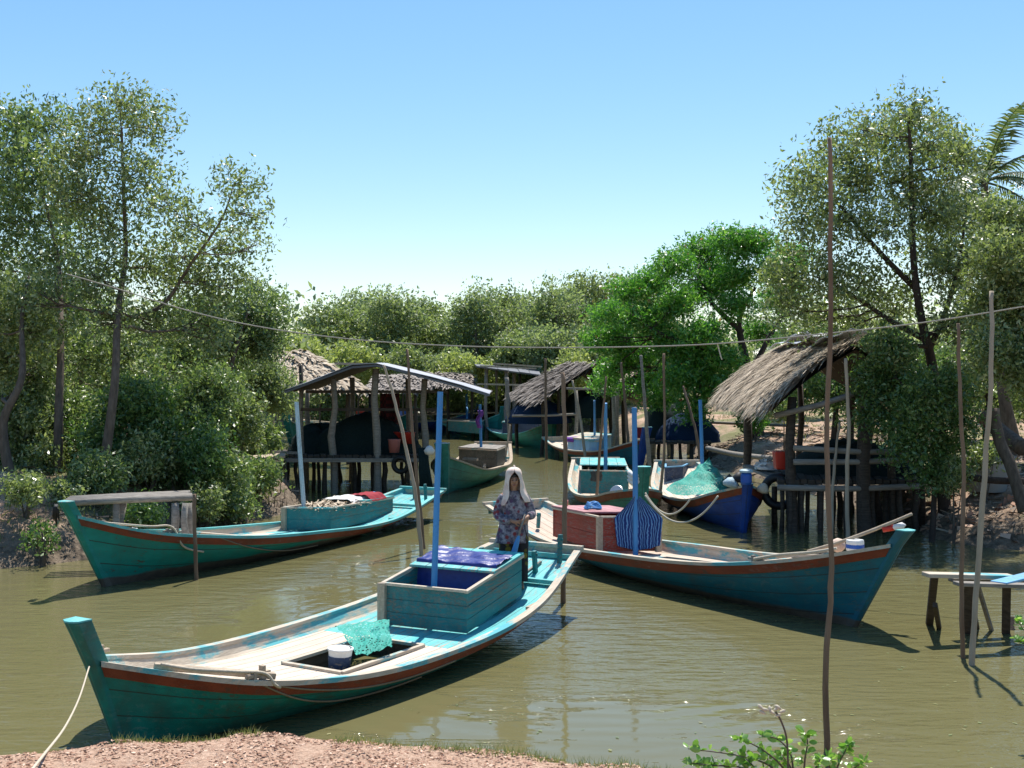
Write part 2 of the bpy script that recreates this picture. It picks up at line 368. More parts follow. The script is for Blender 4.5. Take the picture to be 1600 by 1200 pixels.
def np_mesh(name, V, F, mat, parent=None, k=4, smooth=False):
    V = np.asarray(V, np.float32); F = np.asarray(F, np.int32)
    me = bpy.data.meshes.new(name); me.vertices.add(len(V)); me.vertices.foreach_set('co', V.ravel())
    me.loops.add(F.size); me.loops.foreach_set('vertex_index', F.ravel())
    me.polygons.add(len(F)); me.polygons.foreach_set('loop_start', np.arange(0, F.size, k, dtype=np.int32))
    me.polygons.foreach_set('loop_total', np.full(len(F), k, np.int32))
    if smooth: me.polygons.foreach_set('use_smooth', np.ones(len(F), bool))
    me.update(); me.validate()
    o = bpy.data.objects.new(name, me); sc.collection.objects.link(o); me.materials.append(mat)
    if parent: o.parent = parent
    return o
nx, ny = len(xs), len(ys)
I = np.arange(nx * ny).reshape(nx, ny)
F = np.stack([I[:-1, :-1], I[1:, :-1], I[1:, 1:], I[:-1, 1:]], -1).reshape(-1, 4)
def m_ground():
    t = NT('ground'); v = t.tex(); g = t.n('ShaderNodeSeparateXYZ'); t.l(v, g.inputs[0])
    dirt = t.mix(t.ramp(t.noise(1.2, 8, v), [(.3, 0.0), (.7, 1.0)]), (.34, .215, .14), (.58, .41, .29))
    dirt = t.mix(t.ramp(t.noise(40, 3, v), [(.45, 0.0), (.7, .8)]), dirt, (.17, .10, .07))
    near = t.mix(t.ramp(t.noise(55, 6, v, .7), [(.3, 0.0), (.7, 1.0)]), (.32, .18, .115), (.63, .44, .32))
    c = t.mix(t.math('LESS_THAN', g.outputs[1], 7.0), dirt, near)
    gr = t.ramp(t.noise(.55, 5, v), [(.47, 0.0), (.56, .8)])
    gr = t.math('MULTIPLY', gr, t.math('GREATER_THAN', g.outputs[1], 9.0))
    c = t.mix(gr, c, (.12, .15, .05))
    zz = t.math('ADD', g.outputs[2], t.math('MULTIPLY', t.math('SUBTRACT', t.noise(2.5, 5, v), .5), .5))
    mud = t.ramp(zz, [(.25, 1.0), (.75, 0.0)])
    c = t.mix(mud, c, t.mix(t.ramp(t.noise(9, 8, v, .7), [(.35, 0.0), (.7, 1.0)]), (.08, .06, .042), (.30, .23, .165)))
    t.col(c); b = t.bump(t.noise(30, 8, v, .7), .8, .03); t.bump(t.noise(7, 6, v, .7), .5, .12, b)
    return t.done(.9, .25)
M['ground'] = m_ground()
g_ = np_mesh('ground', np.stack([GX, GY, GZ], -1).reshape(-1, 3), F, M['ground'], smooth=True); tag(g_, kind='structure')
def m_water():
    t = NT('water'); v = t.tex()
    c = t.mix(t.noise(.25, 4, v), (.120, .110, .048), (.154, .140, .064)); t.col(c)
    # wind-rippled water with calm slicks that mirror the sky
    g = t.n('ShaderNodeSeparateXYZ'); t.l(v, g.inputs[0])
    def spot(x0, y0, a_, b_, k):
        dx = t.math('SUBTRACT', g.outputs[0], x0); dy = t.math('SUBTRACT', g.outputs[1], y0)
        u_ = t.math('DIVIDE', t.math('ADD', dx, t.math('MULTIPLY', dy, k)), a_); w_ = t.math('DIVIDE', dy, b_)
        return t.math('SUBTRACT', 1.0, t.math('ADD', t.math('MULTIPLY', u_, u_), t.math('MULTIPLY', w_, w_)))
    sp = t.math('MAXIMUM', t.math('MAXIMUM', spot(-2.7, 14.6, 1.0, 2.0, -.25), spot(1.1, 9.6, 1.7, 1.2, .0)), t.math('MAXIMUM', spot(-1.3, 20.0, 1.5, 3.6, 0), spot(-.9, 10.2, .6, .8, 0)))
    edge = t.math('MULTIPLY', t.math('SUBTRACT', t.noise(1.0, 5, t.tex('Object', (1.0, 3.2, 1)), .65), .5), 5.0)
    calm = t.ramp(t.math('ADD', t.math('MAXIMUM', sp, -1.6), edge), [(.02, 0.0), (.22, 1.0)])
    a = t.noise(1.0, 3, t.tex('Object', (1.5, 4.2, 1)))
    b = t.noise(1.0, 3, t.tex('Object', (5.0, 13, 1)))
    h = t.math('ADD', t.math('MULTIPLY', a, 1.0), t.math('MULTIPLY', b, .35))
    h = t.math('MULTIPLY', h, t.ramp(calm, [(0.0, 1.0), (1.0, .12)]))
    wv = t.n('ShaderNodeTexWave', wave_type='RINGS', rings_direction='Z'); wv.inputs['Scale'].default_value = 1.15; wv.inputs['Distortion'].default_value = 2.5
    wv.inputs['Detail'].default_value = 2
    mp = t.n('ShaderNodeMapping'); tc_ = t.n('ShaderNodeTexCoord'); t.l(tc_.outputs['Object'], mp.inputs[0]); mp.inputs['Location'].default_value = (-.9, -12.6, 0)
    t.l(mp.outputs[0], wv.inputs['Vector'])
    ln = t.n('ShaderNodeVectorMath', operation='LENGTH'); t.l(mp.outputs[0], ln.inputs[0])
    fall = t.ramp(t.math('DIVIDE', ln.outputs['Value'], 7.0), [(0.0, .35), (1.0, 0.0)])
    h = t.math('ADD', h, t.math('MULTIPLY', t.math('MULTIPLY', wv.outputs['Fac'], .30), fall))
    t.bump(h, .40, .085)
    t.b.inputs['IOR'].default_value = 1.33
    return t.done(.04, .5)
M['water'] = m_water()
mb = MB(); mb.grid([[(x, y, 0) for y in np.linspace(4.3, 70, 12)] for x in np.linspace(-70, 14, 12)])
tag(mb.build('water', M['water']), kind='structure')
# ------------------------------------------------------------------ foliage
def leaf_arrays(C, size, asp, rs, up=.5, jit=.35):
    n = len(C); d = rs.randn(n, 3); d[:, 2] += up; d /= np.linalg.norm(d, axis=1)[:, None] + 1e-9
    q = rs.randn(n, 3); s = np.cross(d, q); s /= np.linalg.norm(s, axis=1)[:, None] + 1e-9
    L = size * (1 + jit * rs.randn(n)).clip(.45, 1.5)[:, None]
    nrm = np.cross(d, s)
    a = C - d * L / 2; b = C + d * L / 2; m = C + nrm * L * .08
    V = np.stack([a, m + s * L * asp / 2, b, m - s * L * asp / 2], 1).reshape(-1, 3)
    F = np.arange(4 * n).reshape(n, 4)
    return V, F
def blob_leaves(blobs, n, clump, rs, per=18, flat=1.0):
    vol = np.array([b[3] ** 2.2 for b in blobs]); cnt = (vol / vol.sum() * n).astype(int); out = []
    heads = []
    for b, k in zip(blobs, cnt):
        nc = max(3, k // per); d = rs.randn(nc, 3); d /= np.linalg.norm(d, axis=1)[:, None]
        r = rs.rand(nc) ** (1 / 2.0) * (1 + .18 * np.sin(d[:, 0] * 5 + b[0] * 3) * np.cos(d[:, 2] * 6 + b[2]))
        c = np.array(b[:3]) + d * r[:, None] * b[3] * np.array([1, 1, flat])
        heads.append(c)
        sub = max(2, per // 5); p = np.repeat(c, sub, 0); p = p + rs.randn(len(p), 3).clip(-1.5, 1.5) * clump * np.array([1, 1, .8]); p = np.repeat(p, 5, 0); p = p + rs.randn(len(p), 3).clip(-1.4, 1.4) * clump * .30
        out.append(p)
    return np.concatenate(out), heads
def limb(mb, a, b, r0, r1, rg, wob=.12, n=5, seg=6):
    a = Vector(a); b = Vector(b); L = (b - a).length; pts = []; rr = []
    o = Vector((rg.uniform(-1, 1), rg.uniform(-1, 1), rg.uniform(-.6, .2))) * L * wob
    for i in range(seg + 1):
        t = i / seg; p = a.lerp(b, t) + o * math.sin(t * PI) + Vector((rg.uniform(-1, 1), rg.uniform(-1, 1), rg.uniform(-1, 1))) * L * .018 * (0 < i < seg)
        pts.append(p); rr.append(lerp(r0, r1, t))
    mb.tube(pts, rr, n, False)
    return pts
def tree(name, label, cat, trunks, blobs, n, size, leaf, seed, clump=.2, asp=.42, bark='bark', per=18, flat=1.0, group=None, up=.5, tr=.1, limbs=True, flowers=0, twigs=9):
    rs = np.random.RandomState(seed); rg = random.Random(seed)
    base = Vector(trunks[0][0][0] if isinstance(trunks[0][0], (tuple, list)) else trunks[0][0])
    root = empty(name, label, cat, base, 0, group)
    n = int(n * 2.05); size = size * .76; per = int(per * 1.3)
    C, heads = blob_leaves(blobs, n, clump, rs, per, flat)
    V, F = leaf_arrays(C - np.array(base), size, asp, rs, up)
    np_mesh('crown', V, F, M[leaf], root)
    tm = MB(); nodes = []
    for ti, tp in enumerate(trunks):
        pts = spline([Vector(p) - base for p in tp], 5); t0_ = tr * (1 if ti == 0 else .5)
        k = len(pts); tm.tube(pts, [t0_ * (1 - .8 * i / (k - 1)) for i in range(k)], 8, False)
        nodes += [(p, t0_ * (1 - .8 * i / (k - 1))) for i, p in enumerate(pts) if i > k * .3]
    if limbs:
        for b, hd in zip(blobs, heads):
            c = Vector(b[:3]) - base
            cand = [q for q in nodes if q[0].z < c.z + .1] or nodes
            p, r_ = min(cand, key=lambda q: (q[0] - c).length + .3 * abs(q[0].z - c.z + (q[0] - c).length * .5))
            pts = limb(tm, p, c, r_ * .55, r_ * .2, rg)
            hs = [Vector(h) - base for h in hd]; rg.shuffle(hs)
            for h in hs[:twigs]:
                limb(tm, pts[rg.randint(3, 6)], h, r_ * .2, .006, rg, .15, 4, 4)
    tm.build('trunk', M[bark], root, smooth=True)
    if flowers:
        V, F = leaf_arrays(C[rs.choice(len(C), flowers)] - np.array(base) + np.array([0, -.05, .14]), size * .75, .6, rs, .8)
        tag(np_mesh('blossom', V, F, M['flower'], root), kind='stuff')
    return root
def pb(lst, d, rg, dj=1.0):                # blobs from picture positions at a real distance
    out = []
    for px, py, r_ in lst:
        dd = d + rg.uniform(-dj, dj); p = P(px, py, dd); out.append((p.x, p.y, p.z, r_ * dd / 1850))
    return out
def gz(x, y): return float(ground_z(np.array([x]), np.array([y]))[0])
def gpt(px, d):
    x = (px - 800) / 1850 * d; return Vector((x, d, gz(x, d) - .05))
rg = random.Random(11)
# ------------------------------------------------------------------ left bank trees
tree('mangrove_tree', 'tallest slender mangrove at left with open airy crown and a limb reaching right', 'tree',
     [[gpt(155, 21.0), P(168, 690, 21.0), P(180, 590, 21.1), P(184, 490, 21.6), P(196, 400, 22.7), P(193, 300, 22.5), P(190, 200, 22.5)],
      [P(184, 500, 22.5), P(250, 480, 22.5), P(300, 410, 22.3), P(345, 345, 22.0), P(365, 290, 22.0)]],
     pb([(190, 165, 38), (150, 205, 45), (232, 195, 38), (215, 270, 48), (120, 300, 50), (170, 350, 52), (262, 320, 36), (280, 400, 40), (120, 240, 45), (240, 420, 42), (150, 430, 50),
         (372, 285, 34), (392, 335, 28), (350, 380, 34), (320, 440, 46), (300, 350, 28), (395, 385, 20), (370, 440, 34), (250, 500, 44), (330, 510, 44), (180, 500, 40), (60, 460, 40)], 22.5, rg), 16500, .115, 'leaf_mangrove', 1, .24, per=15, twigs=14)
tree('mangrove_tree', 'straight dark mangrove at the left edge, crown just below the tallest one', 'tree',
     [[gpt(90, 21.8), P(92, 640, 21.8), P(95, 520, 22.4), P(90, 400, 24), P(60, 280, 25)]],
     pb([(50, 200, 40), (60, 270, 50), (15, 240, 50), (30, 340, 60), (85, 400, 55), (100, 480, 50), (10, 180, 28), (-20, 300, 60), (90, 190, 30), (100, 330, 40), (-10, 420, 60), (40, 500, 50)], 25, rg), 12500, .13, 'leaf_mangrove2', 2, .25, twigs=13)
tree('mangrove_tree', 'low crooked mangrove with an S-bent trunk at the far left edge', 'tree',
     [[gpt(15, 20.8), P(5, 660, 20.8), P(34, 590, 20.9), P(34, 500, 21.5), P(45, 430, 22.2)]],
     pb([(20, 480, 50), (55, 520, 40), (5, 560, 45), (-30, 520, 60), (60, 580, 40), (30, 620, 45)], 22.2, rg, .7), 10000, .11, 'leaf_mangrove', 3, .2)
tree('mangrove_tree', 'dense rounded mangrove leaning over the creek right of the tall airy one', 'tree',
     [[gpt(340, 30), P(350, 620, 30), P(370, 540, 30), P(390, 480, 30)]],
     pb([(395, 470, 34), (425, 500, 28), (385, 520, 40), (340, 520, 45), (300, 500, 45), (280, 560, 50), (350, 580, 45), (410, 540, 34), (436, 478, 16)], 31, rg), 16000, .13, 'leaf_mangrove2', 4, .24)
tree('mangrove_tree', 'mangrove filling the gap behind the two tallest trees at left', 'tree',
     [[gpt(130, 28), P(125, 600, 28), P(130, 500, 28), P(120, 420, 28)]],
     pb([(60, 540, 60), (130, 560, 60), (200, 540, 60), (150, 620, 60), (60, 620, 60), (230, 610, 60), (0, 600, 60), (110, 480, 50), (0, 500, 50)], 28, rg), 11500, .14, 'leaf_mangrove2', 5, .26)
shrubs = [(30, 670, 55, 22.5, 'broad mangrove shrub at the far left edge of the bank'), (110, 660, 55, 23, 'leafy shrub between the two straight dark trunks at left'), (215, 650, 58, 22.5, 'sunny mangrove shrub just right of the tall left trunk'),
          (235, 720, 45, 22, 'low dark shrub behind the log bench'), (300, 630, 58, 23.5, 'round shrub with glittering leaves under the reaching limb'), (300, 710, 50, 22.5, 'mangrove shrub right behind the end of the log bench'),
          (365, 650, 55, 25.5, 'bushy mangrove shrub beside the narrow plank jetty'), (350, 745, 40, 22.8, 'low sprawling shrub on the mud behind the stern box of the left boat'), (418, 600, 50, 34, 'pale green shrub in front of the far thatched roof'),
          (60, 725, 38, 22, 'low shrub on the top of the left dirt bank'), (395, 680, 38, 29, 'small shrub where the plank jetty meets the bank'), (170, 700, 50, 22, 'shaded shrub around the foot of the tall left trunk'), (318, 790, 24, 21.5, 'small shrub at the water edge beside the log bench'), (150, 745, 34, 20.6, 'low shrub peeping over the left end of the log bench'), (225, 800, 24, 19.6, 'dark little shrub under the log bench'), (40, 765, 22, 19.0, 'tuft of green on the slope of the left dirt bank'), (400, 745, 30, 24.3, 'thin shrub on the root covered mud beside the jetty'), (65, 835, 14, 17.9, 'tiny bush low on the left dirt bank'), (110, 770, 22, 19.6, 'small round bush behind the bow of the left boat'), (370, 790, 20, 22.6, 'thin bush at the water beside the left boat box')]
for i, (px, py, r_, d, lb) in enumerate(shrubs):
    bl = pb([(px + rg.uniform(-.5, .5) * r_, py + rg.uniform(-.45, .45) * r_, r_ * rg.uniform(.5, .75)) for _ in range(6)], d, rg, .6)
    x0 = gpt(px, d)
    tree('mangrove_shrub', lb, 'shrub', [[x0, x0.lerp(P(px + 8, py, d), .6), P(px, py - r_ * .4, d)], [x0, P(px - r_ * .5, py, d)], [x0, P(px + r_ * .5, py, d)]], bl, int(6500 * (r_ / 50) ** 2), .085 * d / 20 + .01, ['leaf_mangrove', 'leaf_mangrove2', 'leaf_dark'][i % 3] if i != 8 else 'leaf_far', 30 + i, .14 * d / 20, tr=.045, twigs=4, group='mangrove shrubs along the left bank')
# ------------------------------------------------------------------ far trees
far = [(505, 470, 34, 60), (555, 452, 40, 63), (610, 448, 38, 60), (655, 462, 34, 62), (700, 490, 30, 66), (742, 446, 34, 60), (785, 448, 36, 63), (830, 462, 32, 60), (868, 436, 36, 58), (915, 425, 38, 60), (962, 422, 36, 62), (470, 520, 34, 66), (1010, 430, 38, 66)]
adj = ['leftmost of the far trees seen over the open hut roof', 'far round tree with a broad domed top over the open hut', 'far tree with two bumps above the ridge of the open hut', 'far tree just right of the open hut ridge', 'far low tree in the dip between two domes',
       'far tall dome tree above the tin lean-to', 'far tree right beside the tall dome above the lean-to', 'far tree behind the green tin sheet', 'far tree above the grey thatched slope', 'far tall tree left of the bright green flame tree', 'far tree half hidden by the bright green flame tree', 'far low tree at the gap beside the left grove', 'far tree behind the crown of the bright green flame tree']
for i, (px, top, hw, d) in enumerate(far):
    rr = random.Random(100 + i); bl = []
    bl.append((px + rr.uniform(-6, 6), top + 22, 22)); bl.append((px - hw * .5, top + 36, 24)); bl.append((px + hw * .5, top + 34, 24))
    yy = top + 62
    while yy < 640:
        for k in range(3): bl.append((px + (k - 1) * hw * .8 + rr.uniform(-8, 8), yy + rr.uniform(-8, 8), rr.uniform(20, 30)))
        yy += 34
    b = gpt(px, d)
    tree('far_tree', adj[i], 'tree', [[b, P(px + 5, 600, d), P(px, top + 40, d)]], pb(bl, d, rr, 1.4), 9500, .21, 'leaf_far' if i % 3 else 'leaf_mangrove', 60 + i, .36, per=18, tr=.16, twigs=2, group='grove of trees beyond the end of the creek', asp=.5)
fs = [(500, 590, 36, 54), (560, 560, 34, 56), (630, 570, 34, 55), (690, 575, 30, 57), (730, 590, 30, 55), (790, 560, 34, 57), (860, 545, 34, 55), (905, 580, 30, 53), (800, 610, 24, 58), (935, 560, 28, 54), (600, 610, 26, 57), (660, 612, 24, 57), (740, 620, 22, 59), (470, 560, 36, 50), (860, 610, 24, 58)]
fl = ['left end of the open hut roof', 'ridge of the open hut', 'bare pole rising over the open hut', 'lower right end of the open hut roof', 'first post of the tin lean-to', 'green tin sheet', 'ridge of the grey thatched slope', 'low eave of the grey thatched slope', 'row of moored boats at the creek end', 'flame tree, left of its lowest branches', 'two small far thatched roofs', 'smaller far thatched roof', 'stern of the farthest green boat', 'brown thatched roof at left', 'net tarp under the grey thatch']
for i, (px, py, r_, d) in enumerate(fs):
    rr = random.Random(200 + i)
    bl = pb([(px + rr.uniform(-.8, .8) * r_, py + rr.uniform(-.5, .5) * r_, r_ * rr.uniform(.5, .8)) for _ in range(6)], d, rr, 1)
    b = gpt(px, d)
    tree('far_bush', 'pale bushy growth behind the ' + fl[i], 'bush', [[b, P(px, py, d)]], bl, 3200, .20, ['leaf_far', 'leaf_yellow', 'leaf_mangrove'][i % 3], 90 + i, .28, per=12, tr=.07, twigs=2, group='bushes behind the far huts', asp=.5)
# distant woodland closing the view all round: nobody could count it
rs = np.random.RandomState(5)
def woodland(n, x0, x1, y0, y1, h, holes=()):
    cx = rs.uniform(x0, x1, n // 60); cy = rs.uniform(y0, y1, len(cx)); top = h * (.75 + .35 * rs.rand(len(cx)))
    k = np.repeat(np.arange(len(cx)), 60); u = rs.rand(len(k)) ** .7
    return np.stack([cx[k] + rs.randn(len(k)).clip(-1.6, 1.6) * 1.0, cy[k] + rs.randn(len(k)).clip(-1.6, 1.6) * 1.0, .8 + u * (top[k] - .8)], 1)
C = np.concatenate([woodland(60000, -75, 75, 80, 96, 5.6), woodland(12000, -42, -9, 36, 78, 6.0), woodland(15000, 9.5, 42, 44, 78, 6.0), woodland(5000, -42, -12, 18, 36, 6), woodland(5000, 15, 42, 20, 44, 6)])
V, F = leaf_arrays(C, .34, .55, rs, .5, .2)
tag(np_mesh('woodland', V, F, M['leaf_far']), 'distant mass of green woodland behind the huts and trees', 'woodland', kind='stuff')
# ------------------------------------------------------------------ flame tree and right side trees
tree('flame_tree', 'spreading bright green flame tree dotted with red flowers right of centre', 'tree',
     [[gpt(1185, 38), P(1178, 620, 38), P(1165, 560, 38), P(1155, 500, 38), P(1180, 450, 38)], [P(1165, 565, 38), P(1100, 545, 37), P(1030, 520, 37), P(985, 490, 37)],
      [P(1175, 580, 38), P(1200, 530, 38), P(1225, 480, 38), P(1190, 420, 38)], [P(1160, 520, 38), P(1110, 470, 38), P(1090, 420, 38)]],
     pb([(950, 490, 26), (985, 455, 30), (1020, 440, 30), (1055, 415, 32), (1095, 392, 32), (1140, 378, 32), (1180, 380, 34), (965, 530, 30), (1010, 500, 34), (1055, 475, 34), (1105, 450, 36), (1150, 430, 32), (1215, 420, 32),
         (1000, 555, 34), (1050, 535, 36), (1100, 520, 34), (1150, 475, 28), (1060, 590, 34), (1110, 600, 36), (1010, 600, 24), (1150, 610, 28), (1210, 470, 24), (960, 575, 22), (1085, 640, 24), (1240, 400, 26), (1185, 520, 26), (1130, 560, 30), (1205, 610, 24), (1030, 620, 24), (940, 530, 26), (950, 600, 22), (1075, 560, 34), (1180, 640, 22), (1120, 430, 34), (1230, 455, 22)], 38, rg, 1.6), 44000, .16, 'leaf_bright', 6, .24, per=22, flat=.6, asp=.38, bark='bark_dark', up=.1, tr=.22, flowers=340, twigs=5)
tree('mangrove_tree', 'tall broad mangrove at right with a dark leaning trunk behind the thatched stilt hut', 'tree',
     [[gpt(1476, 21.8), P(1470, 700, 21.5), P(1458, 580, 21.5), P(1438, 490, 21.3), P(1427, 400, 21.3), P(1424, 270, 21.3), P(1420, 190, 21.3)],
      [P(1450, 550, 21.5), P(1480, 480, 21.5), P(1500, 400, 21.5), P(1510, 320, 21.5)], [P(1430, 450, 21.5), P(1380, 400, 21.5), P(1320, 330, 21.5), P(1285, 290, 21.5)],
      [P(1445, 530, 21.5), P(1390, 500, 21.5), P(1330, 460, 21.5), P(1270, 430, 21.5)]],
     pb([(1422, 180, 34), (1385, 215, 40), (1460, 225, 40), (1312, 235, 38), (1268, 285, 40), (1340, 280, 42), (1415, 280, 44), (1500, 250, 36), (1250, 350, 34), (1310, 350, 44), (1380, 350, 38), (1460, 330, 42), (1515, 330, 40),
         (1240, 425, 34), (1300, 430, 42), (1355, 440, 38), (1470, 420, 36), (1510, 410, 42), (1230, 480, 30), (1270, 490, 34), (1330, 500, 36), (1400, 480, 30), (1500, 500, 40), (1390, 540, 34), (1450, 380, 30), (1240, 290, 22), (1215, 440, 20), (1355, 205, 22)], 21.5, rg), 24000, .11, 'leaf_mangrove', 7, .23, bark='bark_dark', tr=.13, per=15, twigs=13)
tree('mangrove_tree', 'mangrove at the right edge with pale sunlit leaves below the palms', 'tree',
     [[gpt(1640, 19), P(1630, 700, 19), P(1610, 560, 19), P(1590, 420, 19)]],
     pb([(1560, 400, 40), (1600, 360, 44), (1600, 450, 50), (1545, 470, 40), (1590, 530, 48), (1560, 340, 30), (1620, 580, 44), (1550, 550, 38), (1640, 420, 60)], 19, rg, .8), 19000, .10, 'leaf_mangrove', 8, .17)
tree('mangrove_tree', 'dark leafy young tree hanging over the platform of the thatched stilt hut', 'tree',
     [[gpt(1455, 20.4), P(1460, 720, 20.6), P(1440, 640, 20.6), P(1400, 590, 20.6)]],
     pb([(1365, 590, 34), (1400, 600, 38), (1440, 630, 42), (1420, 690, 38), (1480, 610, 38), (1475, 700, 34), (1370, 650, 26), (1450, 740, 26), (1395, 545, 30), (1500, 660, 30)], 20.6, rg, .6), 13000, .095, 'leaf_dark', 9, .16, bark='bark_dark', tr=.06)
tree('mangrove_tree', 'shaded tree standing behind the hut ridge and its loose tin sheets', 'tree',
     [[gpt(1300, 31), P(1310, 600, 31), P(1320, 520, 31)]],
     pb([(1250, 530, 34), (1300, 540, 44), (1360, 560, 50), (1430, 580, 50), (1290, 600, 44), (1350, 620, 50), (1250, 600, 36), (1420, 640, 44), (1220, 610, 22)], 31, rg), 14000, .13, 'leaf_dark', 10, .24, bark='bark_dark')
tree('mangrove_tree', 'tree behind the mud bank at the right edge, under the palm crowns', 'tree',
     [[gpt(1540, 33), P(1545, 600, 33), P(1560, 520, 33)]],
     pb([(1490, 560, 40), (1540, 560, 44), (1600, 580, 44), (1500, 620, 34), (1560, 630, 30), (1620, 620, 40), (1560, 500, 40)], 33, rg), 10000, .15, 'leaf_mangrove2', 12, .26, bark='bark_dark')
for i, (px, py, r_, d, lb) in enumerate([(1490, 745, 28, 20.2, 'small bush growing on the mud beside the right tree trunk'), (1540, 720, 24, 21.5, 'scrappy bush on the mud bank at the right edge'), (1180, 650, 26, 36, 'sunlit bush behind the low eave of the thatched hut'), (1225, 640, 20, 33, 'small bush in the shade under the thatched eave')]):
    bl = pb([(px + rg.uniform(-.7, .7) * r_, py + rg.uniform(-.5, .5) * r_, r_ * rg.uniform(.4, .7)) for _ in range(5)], d, rg, .4)
    b = gpt(px, d); tree('bush', lb, 'bush', [[b, P(px, py, d)], [b, P(px + r_ * .6, py - r_ * .4, d)]], bl, 1500, .08 * d / 20, 'leaf_bright' if i == 2 else 'leaf_mangrove', 130 + i, .13, tr=.03, twigs=4)
# ------------------------------------------------------------------ palms
def palm(label, base, top, n, L, seed, el0=-30, el1=80, tr=.16, dead=0):
    rg = random.Random(seed); base = Vector(base); top = Vector(top) - base
    root = empty('palm_tree', label, 'palm', base, 0)
    t = MB(); mid = top * .5 + Vector((rg.uniform(-.3, .3), 0, 0)); pts = spline([(0, 0, 0), mid, top], 8)
    t.tube(pts, [tr * (1.5 - .8 * min(1, i / 5)) * (1 - .3 * i / len(pts)) for i in range(len(pts))], 10, False); t.build('trunk', M['bark'], root, smooth=True)
    for k in range(n):
        az = k * 2.4 + rg.uniform(-.3, .3); el = R(lerp(el1, el0, k / n) + rg.uniform(-8, 8)); ll = L * rg.uniform(.8, 1.1)
        m = MB(); p = top.copy(); d = Vector((math.cos(az) * math.cos(el), math.sin(az) * math.cos(el), math.sin(el))); sp = []; S = 22
        for i in range(S + 1):
            sp.append((p.copy(), d.copy())); p = p + d * ll / S; d = (d + Vector((0, 0, -.065))).normalized()
        m.tube([q[0] for q in sp], [.028 * (1 - .85 * i / S) for i in range(S + 1)], 4, False)
        for i in range(3, S):
            for u in (0, .5):
                q, dd = sp[i]; q = q + dd * ll / S * u; s = dd.cross(Vector((0, 0, 1))).normalized()
                lf = ll * .26 * math.sin(PI * (i + u) / (S + 1.5)) ** .6 + .08
                for sg in (-1, 1):
                    dr = (s * sg + dd * .55 + Vector((0, 0, rg.uniform(-.5, -.1)))).normalized(); wd = dd * .022
                    e = q + dr * lf + Vector((0, 0, -.16 * lf)); mdp = q + dr * lf * .5
                    m.add([q - wd, q + wd, mdp + wd, mdp - wd], [(0, 1, 2, 3)]); m.add([mdp - wd, mdp + wd, e], [(0, 1, 2)])
        o = m.build('frond', M['leaf_palm'], root)
palm('tall coconut palm with ragged upright fronds rising behind the right mangrove', gpt(1585, 27), P(1538, 285, 27), 15, 2.4, 4)
palm('coconut palm at the right edge with drooping sunlit fronds', gpt(1650, 24), P(1612, 345, 24), 13, 2.0, 8, -50, 60)
palm('small palm seen through the gap above the ridge of the thatched stilt hut', gpt(1245, 46), P(1243, 565, 46), 13, 2.6, 12, -10, 70)
